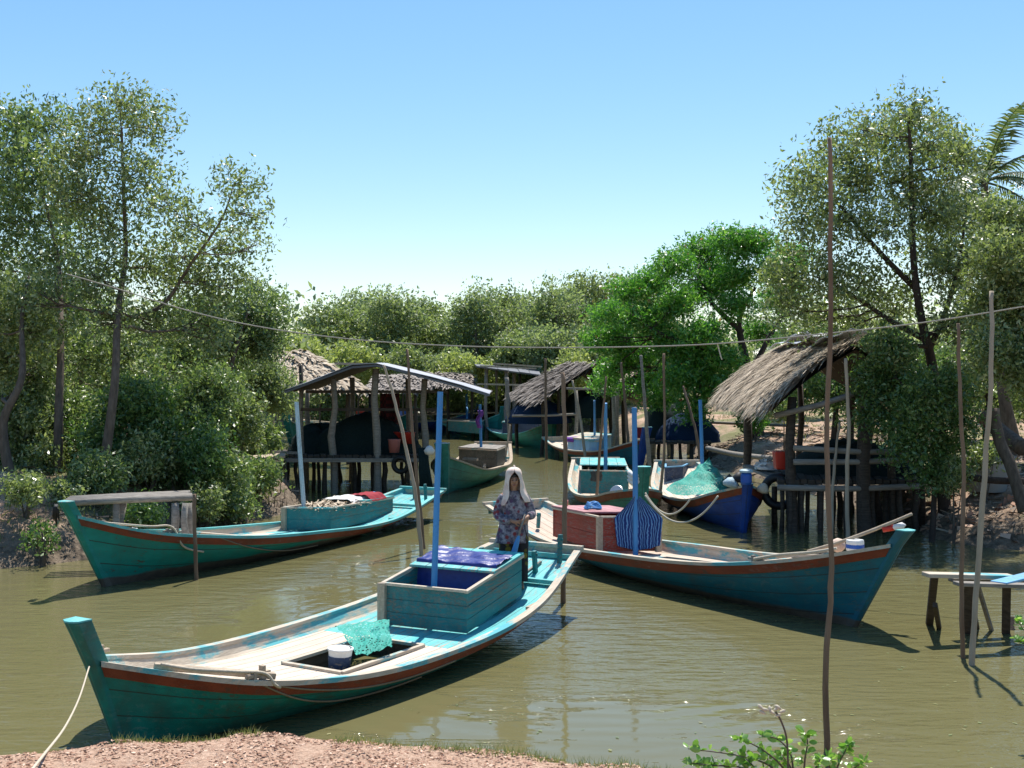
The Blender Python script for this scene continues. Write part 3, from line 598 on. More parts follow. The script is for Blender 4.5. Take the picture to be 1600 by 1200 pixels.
# ------------------------------------------------------------------ boats
TC = [0, .25, .5, .75, .92, 1.0]
def hermite(tc, v, t):
    n = len(tc); m = np.gradient(np.array(v, float), np.array(tc)); k = min(max(int(np.searchsorted(tc, t)) - 1, 0), n - 2)
    h = tc[k + 1] - tc[k]; s = (t - tc[k]) / h
    return float((2 * s**3 - 3 * s * s + 1) * v[k] + (s**3 - 2 * s * s + s) * h * m[k] + (-2 * s**3 + 3 * s * s) * v[k + 1] + (s**3 - s * s) * h * m[k + 1])
class Boat:
    def __init__(b, name, label, x, y, th, L, sheer, hb, rake, group='sampans moored in the creek'):
        b.L = L; b.sh = sheer; b.hb = list(hb) + [.07]; b.rake = rake; b.pos = Vector((x, y, 0)); b.th = R(th)
        b.root = empty(name, label, 'boat', b.pos, b.th, group)
        b.u = Vector((math.cos(b.th), math.sin(b.th), 0)); b.n = Vector((-b.u.y, b.u.x, 0))
    def s(b, t): return hermite(TC, b.sh, t)
    def w(b, t): return max(hermite(TC, b.hb, t), .05)
    def k(b, t):                           # keel height
        return interp(t, [0, .12, .3, .45, .6, 1], [b.s(0) - .26, min(b.s(.12) - .26, .22), min(b.s(.3) - .28, .0), -.14, -.2, -.25])
    def e(b, t): return interp(t, [0, .15, .5, .8, .95, 1], [2.2, 2.0, 2.4, 1.7, 1.35, 1.2])
    def half(b, t, v): return b.w(t) * (1 - v ** b.e(t)) if t < .999 else b.w(1) * (1 - .5 * v)
    def pt(b, t, v, side, off=0.0):
        s_ = b.s(t); z = s_ + v * (b.k(t) - s_); rk = (max(0, t - .6) / .4) ** 1.5
        x = t * b.L - b.rake * (s_ - z) / max(b.sh[-1], .3) * rk + (.10 * v if t < .01 else 0)
        return Vector((x, side * (b.half(t, v) + off), z))
    def inner(b, t, z, off=-.045):
        s_ = b.s(t); v = min(max((s_ - z) / (s_ - b.k(t)), 0), .98)
        return max(b.half(t, v) + off, .01)
    def at(b, px, py, z):
        q = W(px, py, z) - b.pos; return Vector((q.dot(b.u), q.dot(b.n), z))
    def world(b, v): v = Vector(v); return b.pos + b.u * v.x + b.n * v.y + Vector((0, 0, v.z))
    def z_at(b, x, dd): return b.s(max(0, min(1, x / b.L))) - dd
    def hull(b, mat, stripe, gun, inner='gun_wood', sd=.10, so=.03):
        T = [i / 46 for i in range(47)]; Vv = [0, .08, .2, .35, .5, .65, .8, .92, 1.0]
        m = MB()
        for side in (1, -1):
            rows = [[b.pt(t, v, side) for v in Vv] for t in T]
            uv = [[(t * b.L, v * .75) for v in Vv] for t in T]
            m.grid(rows, uv=uv, flip=side < 0)
        tr_ = [[b.pt(0, v, 1) for v in Vv], [b.pt(0, v, -1) for v in Vv]]
        m.grid(tr_, uv=[[(0, v * .75) for v in Vv], [(b.w(0) * 2, v * .75) for v in Vv]])
        m.build('hull', M[mat], b.root, smooth=True)
        m = MB()                           # inner planking
        for side in (1, -1):
            rows = []
            for t in T[:-1]:
                z0 = b.s(t); z1 = b.s(t) - (.22 if t > .1 else .15); zs = [z0 - .005, lerp(z0, z1, .5), z1]
                rows.append([Vector((max(t * b.L, .04) - (b.rake * (z0 - z) / b.sh[-1] * (max(0, t - .6) / .4) ** 1.5), side * b.inner(t, z), z)) for z in zs])
            m.grid(rows, uv=[[(t * b.L, j * .1) for j in range(3)] for t in T[:-1]])
        z0 = b.s(0); a = b.w(0) - .05
        m.add([(.045, a, z0 - .005), (.045, -a, z0 - .005), (.045, -a, z0 - .16), (.045, a, z0 - .16)], [(0, 1, 2, 3)])
        m.build('inner_planking', M[inner], b.root)
        if stripe:
            m = MB()
            for side in (1, -1):
                rows = []
                for t in T:
                    s_ = b.s(t); dk = s_ - b.k(t)
                    v0, v1 = min(so / dk, .3), min((so + sd * (1 - .35 * (t < .3))) / dk, .75)
                    rows.append([b.pt(t, v0, side, .002), b.pt(t, v0, side, .016), b.pt(t, v1, side, .016), b.pt(t, v1, side, .002)])
                m.grid(rows, uv=[[(t * b.L, j * .03) for j in range(4)] for t in T])
            m.build('rub_strake', M[stripe], b.root)
        m = MB()                           # gunwale cap
        for side in (1, -1):
            rows = []
            for t in T:
                p = b.pt(t, 0, side); o = .028; i_ = .062
                rows.append([p + Vector((0, side * o, -.028)), p + Vector((0, side * o, .014)), p + Vector((0, -side * i_, .014)), p + Vector((0, -side * i_, -.02))])
            m.grid(rows, closev=True, uv=[[(t * b.L, j * .03) for j in range(4)] for t in T])
        m.build('gunwale', M[gun], b.root)
        m = MB(); z0 = b.s(0); ww = b.w(0) + .05
        m.bar((.03, -ww, z0 + .02), (.03, ww, z0 + .02), .07, .05); m.build('transom_rail', M[gun], b.root, bevel=.006)
    def stem(b, mat, top, h=.42, fw=.30, wd=.085, top_mat=None, lean=.12):
        # raked post from below the water to above the sheer
        L = b.L; sb = b.sh[-1]; dx = b.rake / sb
        def px_(z): return L - b.rake * (sb - z) / sb
        m = MB(); zt = sb + h
        lo = -.25; fl = .03
        def ring(z, wd_, back, front): x = px_(z) + max(0, z - sb) * lean; return [(x - back, -wd_ * 1.0, z), (x + front * .5, -wd_ * .9, z), (x + front, -wd_ * .25, z), (x + front, wd_ * .25, z), (x + front * .5, wd_ * .9, z), (x - back, wd_ * 1.0, z)]
        zs = [lo, 0, sb * .5, sb - .02, sb + h * .5, zt]
        rows = [ring(z, wd * (.6 if z <= 0 else (.8 if z < sb * .7 else (1.0 if z < zt - .01 else 1.12))), (.08 if z < sb else .085), .055 + .03 * fw * max(0, z) / sb) for z in zs]
        m.grid([[Vector(p) for p in r_] for r_ in rows], closev=True)
        bb = len(rows) * 6 - 6
        m.f.append(tuple(bb + k for k in range(6))); m.uv.append([(0, 0)] * 6)
        o = m.build('stem_post', M[mat], b.root, bevel=.006)
        m = MB(); x = px_(zt) + h * .1; c = [Vector(q) for q in rows[-1]]
        hi = [q + Vector((.0, 0, .012)) for q in c]; cen = sum(c, Vector()) / 6 + Vector((0, 0, .03))
        m.add(hi + [cen], [(k, (k + 1) % 6, 6) for k in range(6)]); m.add(c + hi, [(k, (k + 1) % 6, 6 + (k + 1) % 6, 6 + k) for k in range(6)])
        m.build('post_cap', M[top_mat or top], o)
        b.stem_x = px_
        return o
    def deck(b, mat, t0, t1, dd0, dd1, hole=None, name='deck'):
        m = MB(); N = 40; cols = []
        xs_ = sorted(set([t0 * b.L + (t1 - t0) * b.L * i / N for i in range(N + 1)] + ([hole[0], hole[1]] if hole else [])))
        def dd(x): return lerp(dd0, dd1, (x / b.L - t0) / (t1 - t0))
        for xa, xb in zip(xs_[:-1], xs_[1:]):
            r_ = []
            for x in (xa, xb):
                t = x / b.L; z = b.s(t) - dd(x); h_ = b.inner(t, z)
                r_.append((x, z, h_))
            segs = [(-1, 1)]
            if hole and xa >= hole[0] - 1e-4 and xb <= hole[1] + 1e-4:
                for (x, z, h_), q in ((r_[0], 0), (r_[1], 1)): pass
                ra, rb = r_
                for lo_, hi_ in ((('e', -1), hole[2]), (hole[3], ('e', 1))):
                    ya0 = lo_[1] * ra[2] if isinstance(lo_, tuple) else lo_; ya1 = hi_[1] * ra[2] if isinstance(hi_, tuple) else hi_
                    yb0 = lo_[1] * rb[2] if isinstance(lo_, tuple) else lo_; yb1 = hi_[1] * rb[2] if isinstance(hi_, tuple) else hi_
                    m.add([(ra[0], ya0, ra[1]), (rb[0], yb0, rb[1]), (rb[0], yb1, rb[1]), (ra[0], ya1, ra[1])], [(0, 1, 2, 3)], [[(ra[0], ya0 + 3), (rb[0], yb0 + 3), (rb[0], yb1 + 3), (ra[0], ya1 + 3)]])
                continue
            ra, rb = r_
            m.add([(ra[0], -ra[2], ra[1]), (rb[0], -rb[2], rb[1]), (rb[0], rb[2], rb[1]), (ra[0], ra[2], ra[1])], [(0, 1, 2, 3)], [[(ra[0], 3 - ra[2]), (rb[0], 3 - rb[2]), (rb[0], 3 + rb[2]), (ra[0], 3 + ra[2])]])
        o = m.build(name, M[mat], b.root)
        if hole:
            m = MB(); x0, x1, y0, y1 = hole; za = b.z_at(x0, dd(x0)); zb = b.z_at(x1, dd(x1)); D = .2
            for (p, q) in (((x0, y0, za), (x1, y0, zb)), ((x1, y0, zb), (x1, y1, zb)), ((x1, y1, zb), (x0, y1, za)), ((x0, y1, za), (x0, y0, za))):
                m.add([p, q, (q[0], q[1], q[2] - D), (p[0], p[1], p[2] - D)], [(0, 1, 2, 3)])
            m.add([(x0, y0, za - D), (x1, y0, zb - D), (x1, y1, zb - D), (x0, y1, za - D)], [(0, 1, 2, 3)]); m.build('hold', M['dark_wood'], b.root)
            m = MB()
            for (p, q) in (((x0, y0, za), (x1, y0, zb)), ((x1, y0, zb), (x1, y1, zb)), ((x1, y1, zb), (x0, y1, za)), ((x0, y1, za), (x0, y0, za))):
                m.bar(Vector(p) + Vector((0, 0, .012)), Vector(q) + Vector((0, 0, .012)), .05, .03)
            m.build('coaming', M['gun_wood'], b.root)
        return o
    def cabin(b, fn, ff, bn, bf, hf, hbk, mat, roof=None, roof_mat=None, post=None, wall=.03, planks=3, rt=.025, over=.03, trim='gun_wood'):
        # footprint corners in local xyz: front near, front far, back near, back far (front faces the bow)
        c = [Vector(q) for q in (fn, ff, bf, bn)]; hh = [hf, hf, hbk, hbk]; cen = sum(c, Vector()) / 4
        root_ = None
        for k, nm in enumerate(('front_panel', 'side_panel', 'back_panel', 'side_panel')):
            a, d = c[k], c[(k + 1) % 4]; ha, hd = hh[k], hh[(k + 1) % 4]
            m = MB(); nrm = (d - a).cross(Vector((0, 0, 1))).normalized(); nrm = nrm if nrm.dot(cen - a) > 0 else -nrm
            for j in range(planks):
                f0, f1 = j / planks + .008, (j + 1) / planks - .008; wob = rnd.uniform(-.003, .003)
                lo = [a + Vector((0, 0, ha * f0)), d + Vector((0, 0, hd * f0)), d + Vector((0, 0, hd * f0)) + nrm * wall, a + Vector((0, 0, ha * f0)) + nrm * wall]
                hi = [a + Vector((0, 0, ha * f1)), d + Vector((0, 0, hd * f1)), d + Vector((0, 0, hd * f1)) + nrm * wall, a + Vector((0, 0, ha * f1)) + nrm * wall]
                m.hexa([q + nrm * wob for q in lo], [q + nrm * wob for q in hi])
            m.add([a + nrm * .006, d + nrm * .006, d + nrm * .006 + Vector((0, 0, hd * .98)), a + nrm * .006 + Vector((0, 0, ha * .98))], [(0, 1, 2, 3)])
            m.build(nm, M[mat], b.root, bevel=.003)
        m = MB()
        top = [q + Vector((0, 0, h_ + .014)) for q, h_ in zip(c, hh)]
        for k in range(4):
            p_, q_ = top[k], top[(k + 1) % 4]; dd_ = (q_ - p_).normalized() * .025
            m.bar(p_ - dd_ * (k % 2), q_ + dd_ * (k % 2), .045, .028)
        m.build('box_rim', M[trim], b.root)
        if post:
            m = MB()
            for k in ([1] if post == 1 else [0, 1]):
                m = MB(); q = c[k]; m.bar(q + Vector((.012, 0, -.01)), q + Vector((.012, 0, hh[k] + .02)), .10, .05, up=(1, 0, 0))
                m.build('corner_post', M['raw_wood'], b.root, bevel=.005)
        if roof:
            f0, f1 = roof                  # fraction from front to back that is covered
            A_ = [top[0].lerp(top[3], f0), top[1].lerp(top[2], f0), top[1].lerp(top[2], f1), top[0].lerp(top[3], f1)]
            cc = sum(A_, Vector()) / 4; A_ = [q + (q - cc).normalized() * over + Vector((0, 0, .016)) for q in A_]
            m = MB(); N = 5
            for j in range(N):
                g0, g1 = j / N + .004, (j + 1) / N - .004
                lo = [A_[0].lerp(A_[1], g0), A_[0].lerp(A_[1], g1), A_[3].lerp(A_[2], g1), A_[3].lerp(A_[2], g0)]
                m.hexa(lo, [q + Vector((0, 0, rt)) for q in lo])
            m.build('box_lid', M[roof_mat or mat], b.root)
        return top
    def mast(b, foot, top, r, mat):
        m = MB(); f = Vector(foot); t = Vector(top); m.tube([f, f.lerp(t, .5) + Vector((.006, .004, 0)), t], [r, r * .97, r * .92], 10); return m.build('mast', M[mat], b.root)
    def cleat(b, t, side, h=.09, mat='grey_wood'):
        p = b.pt(t, 0, side); m = MB(); p = p + Vector((0, -side * .03, 0))
        m.bar(p + Vector((-.05, 0, -.02)), p + Vector((-.05, 0, h)), .035, .05); m.bar(p + Vector((.05, 0, -.02)), p + Vector((.05, 0, h * .8)), .035, .05)
        m.bar(p + Vector((-.13, 0, h * .45)), p + Vector((.13, 0, h * .5)), .04, .03); return m.build('cleat', M[mat], b.root, bevel=.004)
    def thole(b, x, y, h=.2, mat='turq_box', lean=.03):
        t = x / b.L; z = b.s(t) - .06; m = MB(); m.bar((x, y, z - .05), (x + lean, y, z + h), .045, .055); m.bar((x + lean * .7, y - .04, z + h * .8), (x + lean * .7, y + .04, z + h * .8), .02, .03); return m.build('thole_pin', M[mat], b.root, bevel=.003)
    def beam(b, x, mat, dd=.0, w_=.06, h_=.05, name='thwart'):
        t = x / b.L; z = b.s(t) - dd; h = b.inner(t, z); m = MB(); m.bar((x, -h, z), (x, h, z), w_, h_); return m.build(name, M[mat], b.root, bevel=.004)
def put(name, mb, mat, label, cat, group=None, **k):
    o = mb.build(name, M[mat], None, **k); return tag(o, label, cat, group)
def rope(name, pts, r, mat, label, n=8, group=None, cat='rope'):
    m = MB(); m.tube(spline(pts, n), r, 6); return put(name, m, mat, label, cat, group, smooth=True)
def sag(a, b_, s, n=12):
    a = Vector(a); b_ = Vector(b_); return [a.lerp(b_, i / n) - Vector((0, 0, s * 4 * (i / n) * (1 - i / n))) for i in range(n + 1)]
def drape(rows_fn, nu, nv, wr, seed, name, mat, label, cat, solid=.006, group=None, uv=True, sub=1):
    rs_ = random.Random(seed); ph = [rs_.uniform(0, 6) for _ in range(6)]
    rows = []; uvs = []
    for i in range(nu + 1):
        r_ = []; q_ = []
        for j in range(nv + 1):
            u, v = i / nu, j / nv; p = Vector(rows_fn(u, v))
            f = abs(math.sin(u * 9 + v * 6 + 1.5 * math.sin(v * 7 + ph[5]) + ph[0])) * .9 - .5 + math.sin(u * 7 - v * 21 + ph[1]) * .3 + abs(math.sin(u * 23 + v * 17 + 2 * math.sin(u * 5 + ph[4]) + ph[2])) * .45
            p += Vector((.25 * math.sin(v * 9 + ph[3]), .2 * math.sin(u * 11 + ph[4]), 1)) * wr * (f * .6 + .5); r_.append(p); q_.append((u, v))
        rows.append(r_); uvs.append(q_)
    m = MB(); m.grid(rows, uv=uvs); return put(name, m, mat, label, cat, group, smooth=True, solid=solid, sub=sub)
# ---- A: the nearest boat
A = Boat('sampan', 'nearest turquoise sampan with the woman aboard and a tall blue pole in its open box', .31, 14.91, -121.1, 6.82, [.77, .39, .28, .36, .59, .75], [.62, .99, 1.07, .93, .63], .29)
A.hull('hull_teal', 'red', 'gun_wood', 'gun_wood', sd=.085)
A.stem('hull_teal', 'turq', h=.34, wd=.085, fw=.4, lean=.10)
A.deck('deck_wood', .44, .965, .13, .13, hole=(3.05, 4.35, -.30, .42), name='fore_deck')
A.deck('turq_deck', .008, .44, .10, .13, name='aft_deck')
# hull trim of turquoise paint along the inside of the near bow
fn = A.at(730, 990, .20); ff = A.at(598, 975, .20); bn = A.at(815, 930, .40); bf = bn + (ff - fn) * .98 + Vector((0, 0, .0))
A.cabin(fn, ff, bn, bf, .43, .43, 'turq_box', roof=(.46, 1.0), roof_mat='turq', post=1, planks=3)
mf = fn.lerp(ff, .5).lerp(bn.lerp(bf, .5), .14)
mtop = A.at(688, 612, 0)                   # mast leans a little to the right
d_ = A.world(mf).y + .05; q = P(688, 612, d_ + .05) - A.pos
A.mast((mf.x, mf.y, .2), (q.dot(A.u), q.dot(A.n), q.z), .034, 'mast_blue')
A.cleat(.86, 1, .12, 'raw_wood'); A.cleat(.93, -1, .10, 'raw_wood')
m = MB(); p = A.pt(.955, 0, 1); p2 = A.pt(.84, 0, 1); m.bar(p + Vector((0, -.07, .035)), p2 + Vector((0, .0, .05)), .06, .05); m.build('side_rail', M['raw_wood'], A.root, bevel=.006)
m = MB(); m.bar(A.pt(.97, 0, -1) + Vector((0, .05, 0)), A.pt(.97, 0, -1) + Vector((0.03, .05, .17)), .035, .035); m.build('mooring_pin', M['raw_wood'], A.root)
A.thole(.55, .30, .22); A.thole(.22, .45, .30, 'turq_box', -.02); A.thole(.45, -.52, .16)
A.beam(.86, 'turq', .06, .07, .05); A.beam(.10, 'turq', .07, .06, .06)
m = MB(); a = A.at(845, 878, .62); m.bar(a, a + Vector((.62, .05, -.10)), .03, .03); m.build('tiller_bar', M['grey_wood'], A.root)
for k, (x, y) in enumerate([(2.0, .92), (1.5, .86)]):
    z = A.z_at(x, .10); m = MB(); m.bar((x - .18, y - .05, z + .03), (x + .18, y, z + .03), .07, .035); o = put('wood_block', m, 'raw_wood', ['short wooden block on the side deck beside the turquoise box', 'wooden block nearer the stern on the side deck of the nearest boat'][k], 'wood block', bevel=.006); o.parent = None; o.matrix_world = A.root.matrix_basis @ Matrix.Identity(4)
def aw(v): return A.world(v)
# blue tarp on the box lid of A
zt = .43
T0, T1, T2, T3 = [aw(v) for v in (fn.lerp(bn, .40) + Vector((0, 0, zt + .07)), ff.lerp(bf, .36) + Vector((0, 0, zt + .07)), ff.lerp(bf, .96) + Vector((0, 0, zt + .06)), fn.lerp(bn, .84) + Vector((0, 0, zt + .06)))]
def tarp(u, v):
    p = T0.lerp(T1, v).lerp(T3.lerp(T2, v), u)
    if u < .3: p = T0.lerp(T1, v).lerp(T3.lerp(T2, v), .3) + (T0 - T3).normalized() * .05 * (.3 - u) / .3 + Vector((0, 0, -.38 * (.3 - u) / .3))
    return p
drape(tarp, 40, 50, .03, 3, 'tarp', 'tarp_blue', 'crumpled dark blue plastic tarp spread over the lid of the turquoise box', 'tarp')
# net and bucket in the hold of A
n0, n1, n2, n3 = [A.world(A.at(px, py, z)) for px, py, z in ((521, 982, .30), (606, 972, .34), (612, 1016, .24), (556, 1030, .22))]
drape(lambda u, v: n0.lerp(n1, u).lerp(n3.lerp(n2, u), v) + Vector((0, 0, .05 * math.sin(v * 3) - .04 * u * (1 - u))), 26, 26, .045, 5, 'net_sheet', 'net_teal', 'torn piece of sea-green netting lying across the open hold', 'net', solid=0)
q = W(530, 1040, .16); m = MB(); m.lathe(q + Vector((0, 0, -.09)), [(.0, 0), (.09, 0), (.115, .24), (.125, .245), (.125, .26), (.108, .262)], 20, (.05, .0, 1)); bk = put('bucket', m, 'white', 'white paint bucket with a lid standing in the open hold under the green netting', 'bucket', smooth=False)
m = MB(); m.lathe(q + Vector((0, 0, .173)), [(0, .004), (.10, .0), (.108, -.005)], 20, (.05, 0, 1)); m.build('lid', M['white_cloth'], bk)
m = MB(); m.lathe(q + Vector((0, 0, -.02)), [(.104, 0), (.1145, .12)], 20, (.05, 0, 1)); m.build('blue_band', M['navy_box'], bk)
# ropes of A
def hullrope(v0, v1, t0, t1, lab, amp, r=.009):
    pts = []
    for i in range(17):
        f = i / 16; t = lerp(t0, t1, f); v = lerp(v0, v1, f) + amp * 4 * f * (1 - f); pts.append(A.world(A.pt(t, max(v, .0), 1, .02)))
    return rope('mooring_rope', pts, r, 'rope_brown', lab, 3, 'ropes slung along the nearest hull')
hullrope(.02, .25, .85, .50, 'thin rope hanging along the near hull side just under the red stripe', .10)
hullrope(.03, .40, .86, .56, 'lower of two slack ropes looping along the near hull side', .22)
b0 = aw(A.pt(.955, 0, 1)) + Vector((0, 0, .06)); rope('mooring_rope', [b0, aw(A.pt(.93, 0, 1)) + Vector((0, 0, .055)), aw(A.pt(.89, 0, 1)) + Vector((0, 0, .07)), aw(A.pt(.855, 0, 1)) + Vector((0, 0, .07)), aw(A.pt(.845, .02, 1, .03)), aw(A.pt(.835, .06, 1, .02))], .014, 'rope', 'thick pale rope laid on the bow gunwale and wrapped at the cleat')
rope('mooring_rope', [A.world((A.L - .02, -.06, .70)), P(138, 1046, 8.7), P(124, 1090, 7.6), P(102, 1135, 6.0), P(68, 1180, 4.5), P(40, 1215, 4.1)], .006, 'rope', 'mooring rope running from the nearest bow post down to the dirt bank')
# ---- B: left boat
B = Boat('sampan', 'long teal sampan at left beside the mud bank with a straw-filled box', -1.78, 23.85, -116.7, 9.06, [.56, .25, .32, .52, .79, 1.03], [.49, .75, .82, .74, .39], .58)
B.hull('hull_teal_b', 'red', 'turq', 'gun_wood', sd=.10); B.stem('hull_teal_b', 'turq', h=.20, wd=.09, fw=.4)
B.deck('deck_wood', .46, .965, .14, .16, name='fore_deck'); B.deck('turq_deck', .008, .46, .09, .14, name='aft_deck')
bfn = B.at(517, 829, .14); bff = B.at(444, 828, .14); bbn = B.at(614, 806, .16); bbf = bbn + (bff - bfn) * .85
B.cabin(bfn, bff, bbn, bbf, .38, .33, 'turq_box', roof=(.55, 1.0), roof_mat='turq', post=1, planks=2)
mf = bff.lerp(bbf, .16).lerp(bfn, .25); q = P(463, 628, B.world(mf).y) - B.pos
B.mast((mf.x, mf.y, .2), (q.dot(B.u), q.dot(B.n), q.z), .04, 'mast_white')
B.cleat(.86, 1, .1); B.cleat(.9, -1, .1); B.thole(.5, .35, .3); B.thole(.35, .0, .25); B.thole(1.15, -.42, .28, 'mast_blue'); B.beam(1.0, 'turq', .05); B.beam(6.2, 'gun_wood', .03)
for k, (x, y) in enumerate([(1.9, .60), (2.8, .66)]):
    z = B.z_at(x, .06); m = MB(); m.bar(B.world((x - .22, y - .02, z)), B.world((x + .22, y - .06, z + .015)), .05, .04); put('wood_block', m, 'turq', ['short turquoise board on the side deck by the straw box', 'turquoise board lying nearer the middle of the left boat'][k], 'board', bevel=.005)
# straw in the box
m = MB(); rs_ = random.Random(4)
for i in range(420):
    u = rs_.uniform(.06, .62); v = rs_.uniform(.08, .92); p = B.world(bfn.lerp(bff, v).lerp(bbn.lerp(bbf, v), u)) + Vector((0, 0, .36 + rs_.uniform(-.03, .05)))
    d = Vector((rs_.gauss(0, .35), 1, rs_.gauss(0, .12))).normalized() * rs_.uniform(.12, .3); s_ = Vector((.012, 0, 0)); m.add([p - d - s_, p - d + s_, p + d + s_, p + d - s_], [(0, 1, 2, 3)])
tag(put('straw', m, 'thatch', 'pale straw heaped in the open end of the left boat box', 'straw'), kind='stuff')
bw = lambda v: B.world(v)
def on_box(u, v, h=.0): return B.world(bfn.lerp(bff, v).lerp(bbn.lerp(bbf, v), u)) + Vector((0, 0, .40 + h))
drape(lambda u, v: on_box(.42 + .35 * u, .1 + .8 * v, .03) + Vector((0, 0, -.10 * max(0, .15 - v) / .15)), 14, 14, .03, 8, 'cloth', 'white_cloth', 'crumpled white cloth on the lid of the left boat box', 'cloth')
drape(lambda u, v: on_box(.62 + .25 * u, -.06 + .6 * v, .065) + Vector((0, 0, -.12 * max(0, .3 - v) / .3)), 12, 12, .03, 9, 'cloth', 'maroon', 'dark red cloth hanging over the edge of the left boat box', 'cloth')
q = B.world((8.1, -.05, B.z_at(8.1, .10))); m = MB(); m.lathe(q, [(0, 0), (.07, 0), (.07, .16), (.045, .19), (.03, .22), (0, .22)], 14, (.9, .3, .4)); put('jug', m, 'white', 'white plastic jug lying in the bow of the left boat', 'jug', smooth=True)
rope('mooring_rope', [bw(B.pt(.93, 0, -1)) + Vector((0, 0, .05)), bw(B.pt(.9, 0, 1)) + Vector((0, 0, .07)), bw(B.pt(.86, 0, 1)) + Vector((0, 0, .1)), bw(B.pt(.84, .2, 1, .02)), bw(B.pt(.80, .3, 1, .03))], .016, 'rope', 'pale rope coiled round the bow cleat of the left boat')
rope('mooring_rope', [bw(B.pt(.78, 0, 1, .02)), bw(B.pt(.7, .25, 1, .03)), bw(B.pt(.6, .45, 1, .03)), bw(B.pt(.5, .5, 1, .02))], .01, 'rope_brown', 'thin rope trailing down the middle of the left boat hull')
m = MB()
for k in range(6): a_ = rs_.uniform(-7, 6); m.tube([P(88 + rs_.uniform(-3, 3), 788, 15.75), P(86 + a_ * .7, 796 + rs_.uniform(-3, 3), 15.7), P(85 + a_, 806, 15.75), P(86 + a_ * 1.1, 814 + rs_.uniform(-3, 8), 15.8)], [.008, .02, .016, .006], 5)
put('net_bundle', m, 'black', 'black bundle of netting hanging at the bow post of the left boat', 'net bundle', smooth=True)
# ---- C: right boat
Cb = Boat('sampan', 'blue-teal sampan at right with a red box and a fluffy fender on its bow', .05, 20.53, -59.9, 8.46, [.67, .35, .40, .57, .85, 1.03], [.60, .75, .80, .62, .40], .64)
Cb.hull('hull_blueteal', 'red', 'gun_wood', 'gun_wood', sd=.11); Cb.stem('hull_blueteal', 'turq', h=.17, wd=.085, lean=.28, fw=.5)
Cb.deck('deck_tan', .40, .965, .16, .16, name='fore_deck', hole=(3.9, 6.0, -.30, .30)); Cb.deck('deck_tan', .008, .40, .12, .16, name='aft_deck')
cfn = Cb.at(936, 861, .24); cff = Cb.at(1028, 861, .24); cbn = Cb.at(864, 838, .30); cbf = cbn + (cff - cfn)
Cb.cabin(cfn, cff, cbn, cbf, .50, .44, 'red_box', roof=(.3, 1.0), roof_mat='pink_top', post=2, planks=2)
mf = cfn.lerp(cff, .58) + Vector((.06, 0, 0)); q = P(991, 637, Cb.world(mf).y) - Cb.pos
Cb.mast((mf.x, mf.y, .15), (q.dot(Cb.u), q.dot(Cb.n), q.z), .042, 'mast_blue')
Cb.cleat(.80, -1, .08); Cb.cleat(.8, 1, .08); Cb.thole(1.1, -.2, .2); Cb.beam(7.1, 'gun_wood', .03, .08, .04); Cb.beam(6.2, 'gun_wood', .05)
cw = lambda v: Cb.world(v)
apex = Vector(cw(mf)) + Vector((0, 0, .80)); e0 = cw(cfn.lerp(cff, .20)) ; e1 = cw(cfn.lerp(cff, 1.02)); out = Cb.u * .07
def skirt(u, v):
    top_ = apex.lerp(apex, 0); sh = e0.lerp(e1, u) + Vector((0, 0, .50)) + out
    if v < .35:
        f = v / .35; c_ = apex + Vector((math.cos(u * PI) * -.04, 0, 0)) + out * .6; return c_.lerp(sh, f ** 1.3) + Vector((0, 0, .03 * math.sin(u * 9)))
    f = (v - .35) / .65; return sh + Vector((0, 0, -.42 * f - .06 * math.sin(u * PI))) + out * (.2 + .5 * math.sin(u * 26) * .4) + (e0.lerp(e1, .5) - e0.lerp(e1, u)) * .12 * f
drape(skirt, 40, 24, .012, 13, 'net_skirt', 'striped_net', 'blue and white striped net tied round the mast and hanging over the red box', 'net', solid=.01)
q = cw(cfn.lerp(cff, .35).lerp(cbn.lerp(cbf, .35), .55)) + Vector((0, 0, .55)); m = MB()
for k in range(5): m.tube([q + Vector((math.cos(a) * (.13 - .012 * k), math.sin(a) * (.10 - .01 * k), .018 * k + .01 * math.sin(a * 3 + k))) for a in [2 * PI * i / 16 for i in range(17)]], .016, 6)
put('rope_coil', m, 'tarp_blue', 'coil of bright blue rope on the pink lid of the red box', 'rope coil', smooth=True).data.materials[0] = M['mast_blue']
q = cw(cbn.lerp(cbf, .2).lerp(cfn, .04)) + Vector((0, 0, .48)); m = MB(); m.lathe(q, [(0, 0), (.04, 0), (.048, .11), (.04, .11), (.036, .02), (0, .02)], 14); put('cup', m, 'pink_plastic', 'small reddish cup at the back corner of the pink lid', 'cup', smooth=True)
q = P(1309, 852, 14.2); m = MB(); m.lathe(q, [(0, -.085), (.05, -.075), (.08, -.03), (.085, .02), (.06, .07), (.02, .09), (0, .09)], 18, (1, .3, .2)); put('float', m, 'white_cloth', 'round pinkish white float on the bow of the right boat', 'float', smooth=True).data.materials[0] = m_plain('float', (.62, .46, .36), .8, .2, 30)
q = P(1336, 860, 14.0); m = MB(); m.lathe(q, [(0, 0), (.10, 0), (.105, .02), (.105, .10), (.10, .125), (0, .13)], 18); o = put('tub', m, 'white', 'white tub with blue marks beside the float on the right bow', 'tub')
m = MB(); m.lathe(q, [(.1065, .03), (.1065, .075)], 18); m.build('blue_band', M['blue_plastic'], o)
m = MB(); m.tube(spline([P(1262, 862, 14.3), P(1310, 848, 14.1), P(1370, 826, 13.9), P(1425, 803, 13.7)], 4), [.022] * 10 + [.018] * 3, 7); put('pole', m, 'pole_pale', 'pale crooked stick pointing up over the bow of the right boat', 'stick', smooth=True)
m = MB(); m.lathe(P(1379, 828, 13.85), [(0, 0), (.03, 0), (.035, .12), (.03, .14), (.0, .15)], 12, (1, -.2, .25)); o = put('brush', m, 'red_plastic', 'red handled brush tied to the stick at the right bow', 'brush', smooth=True)
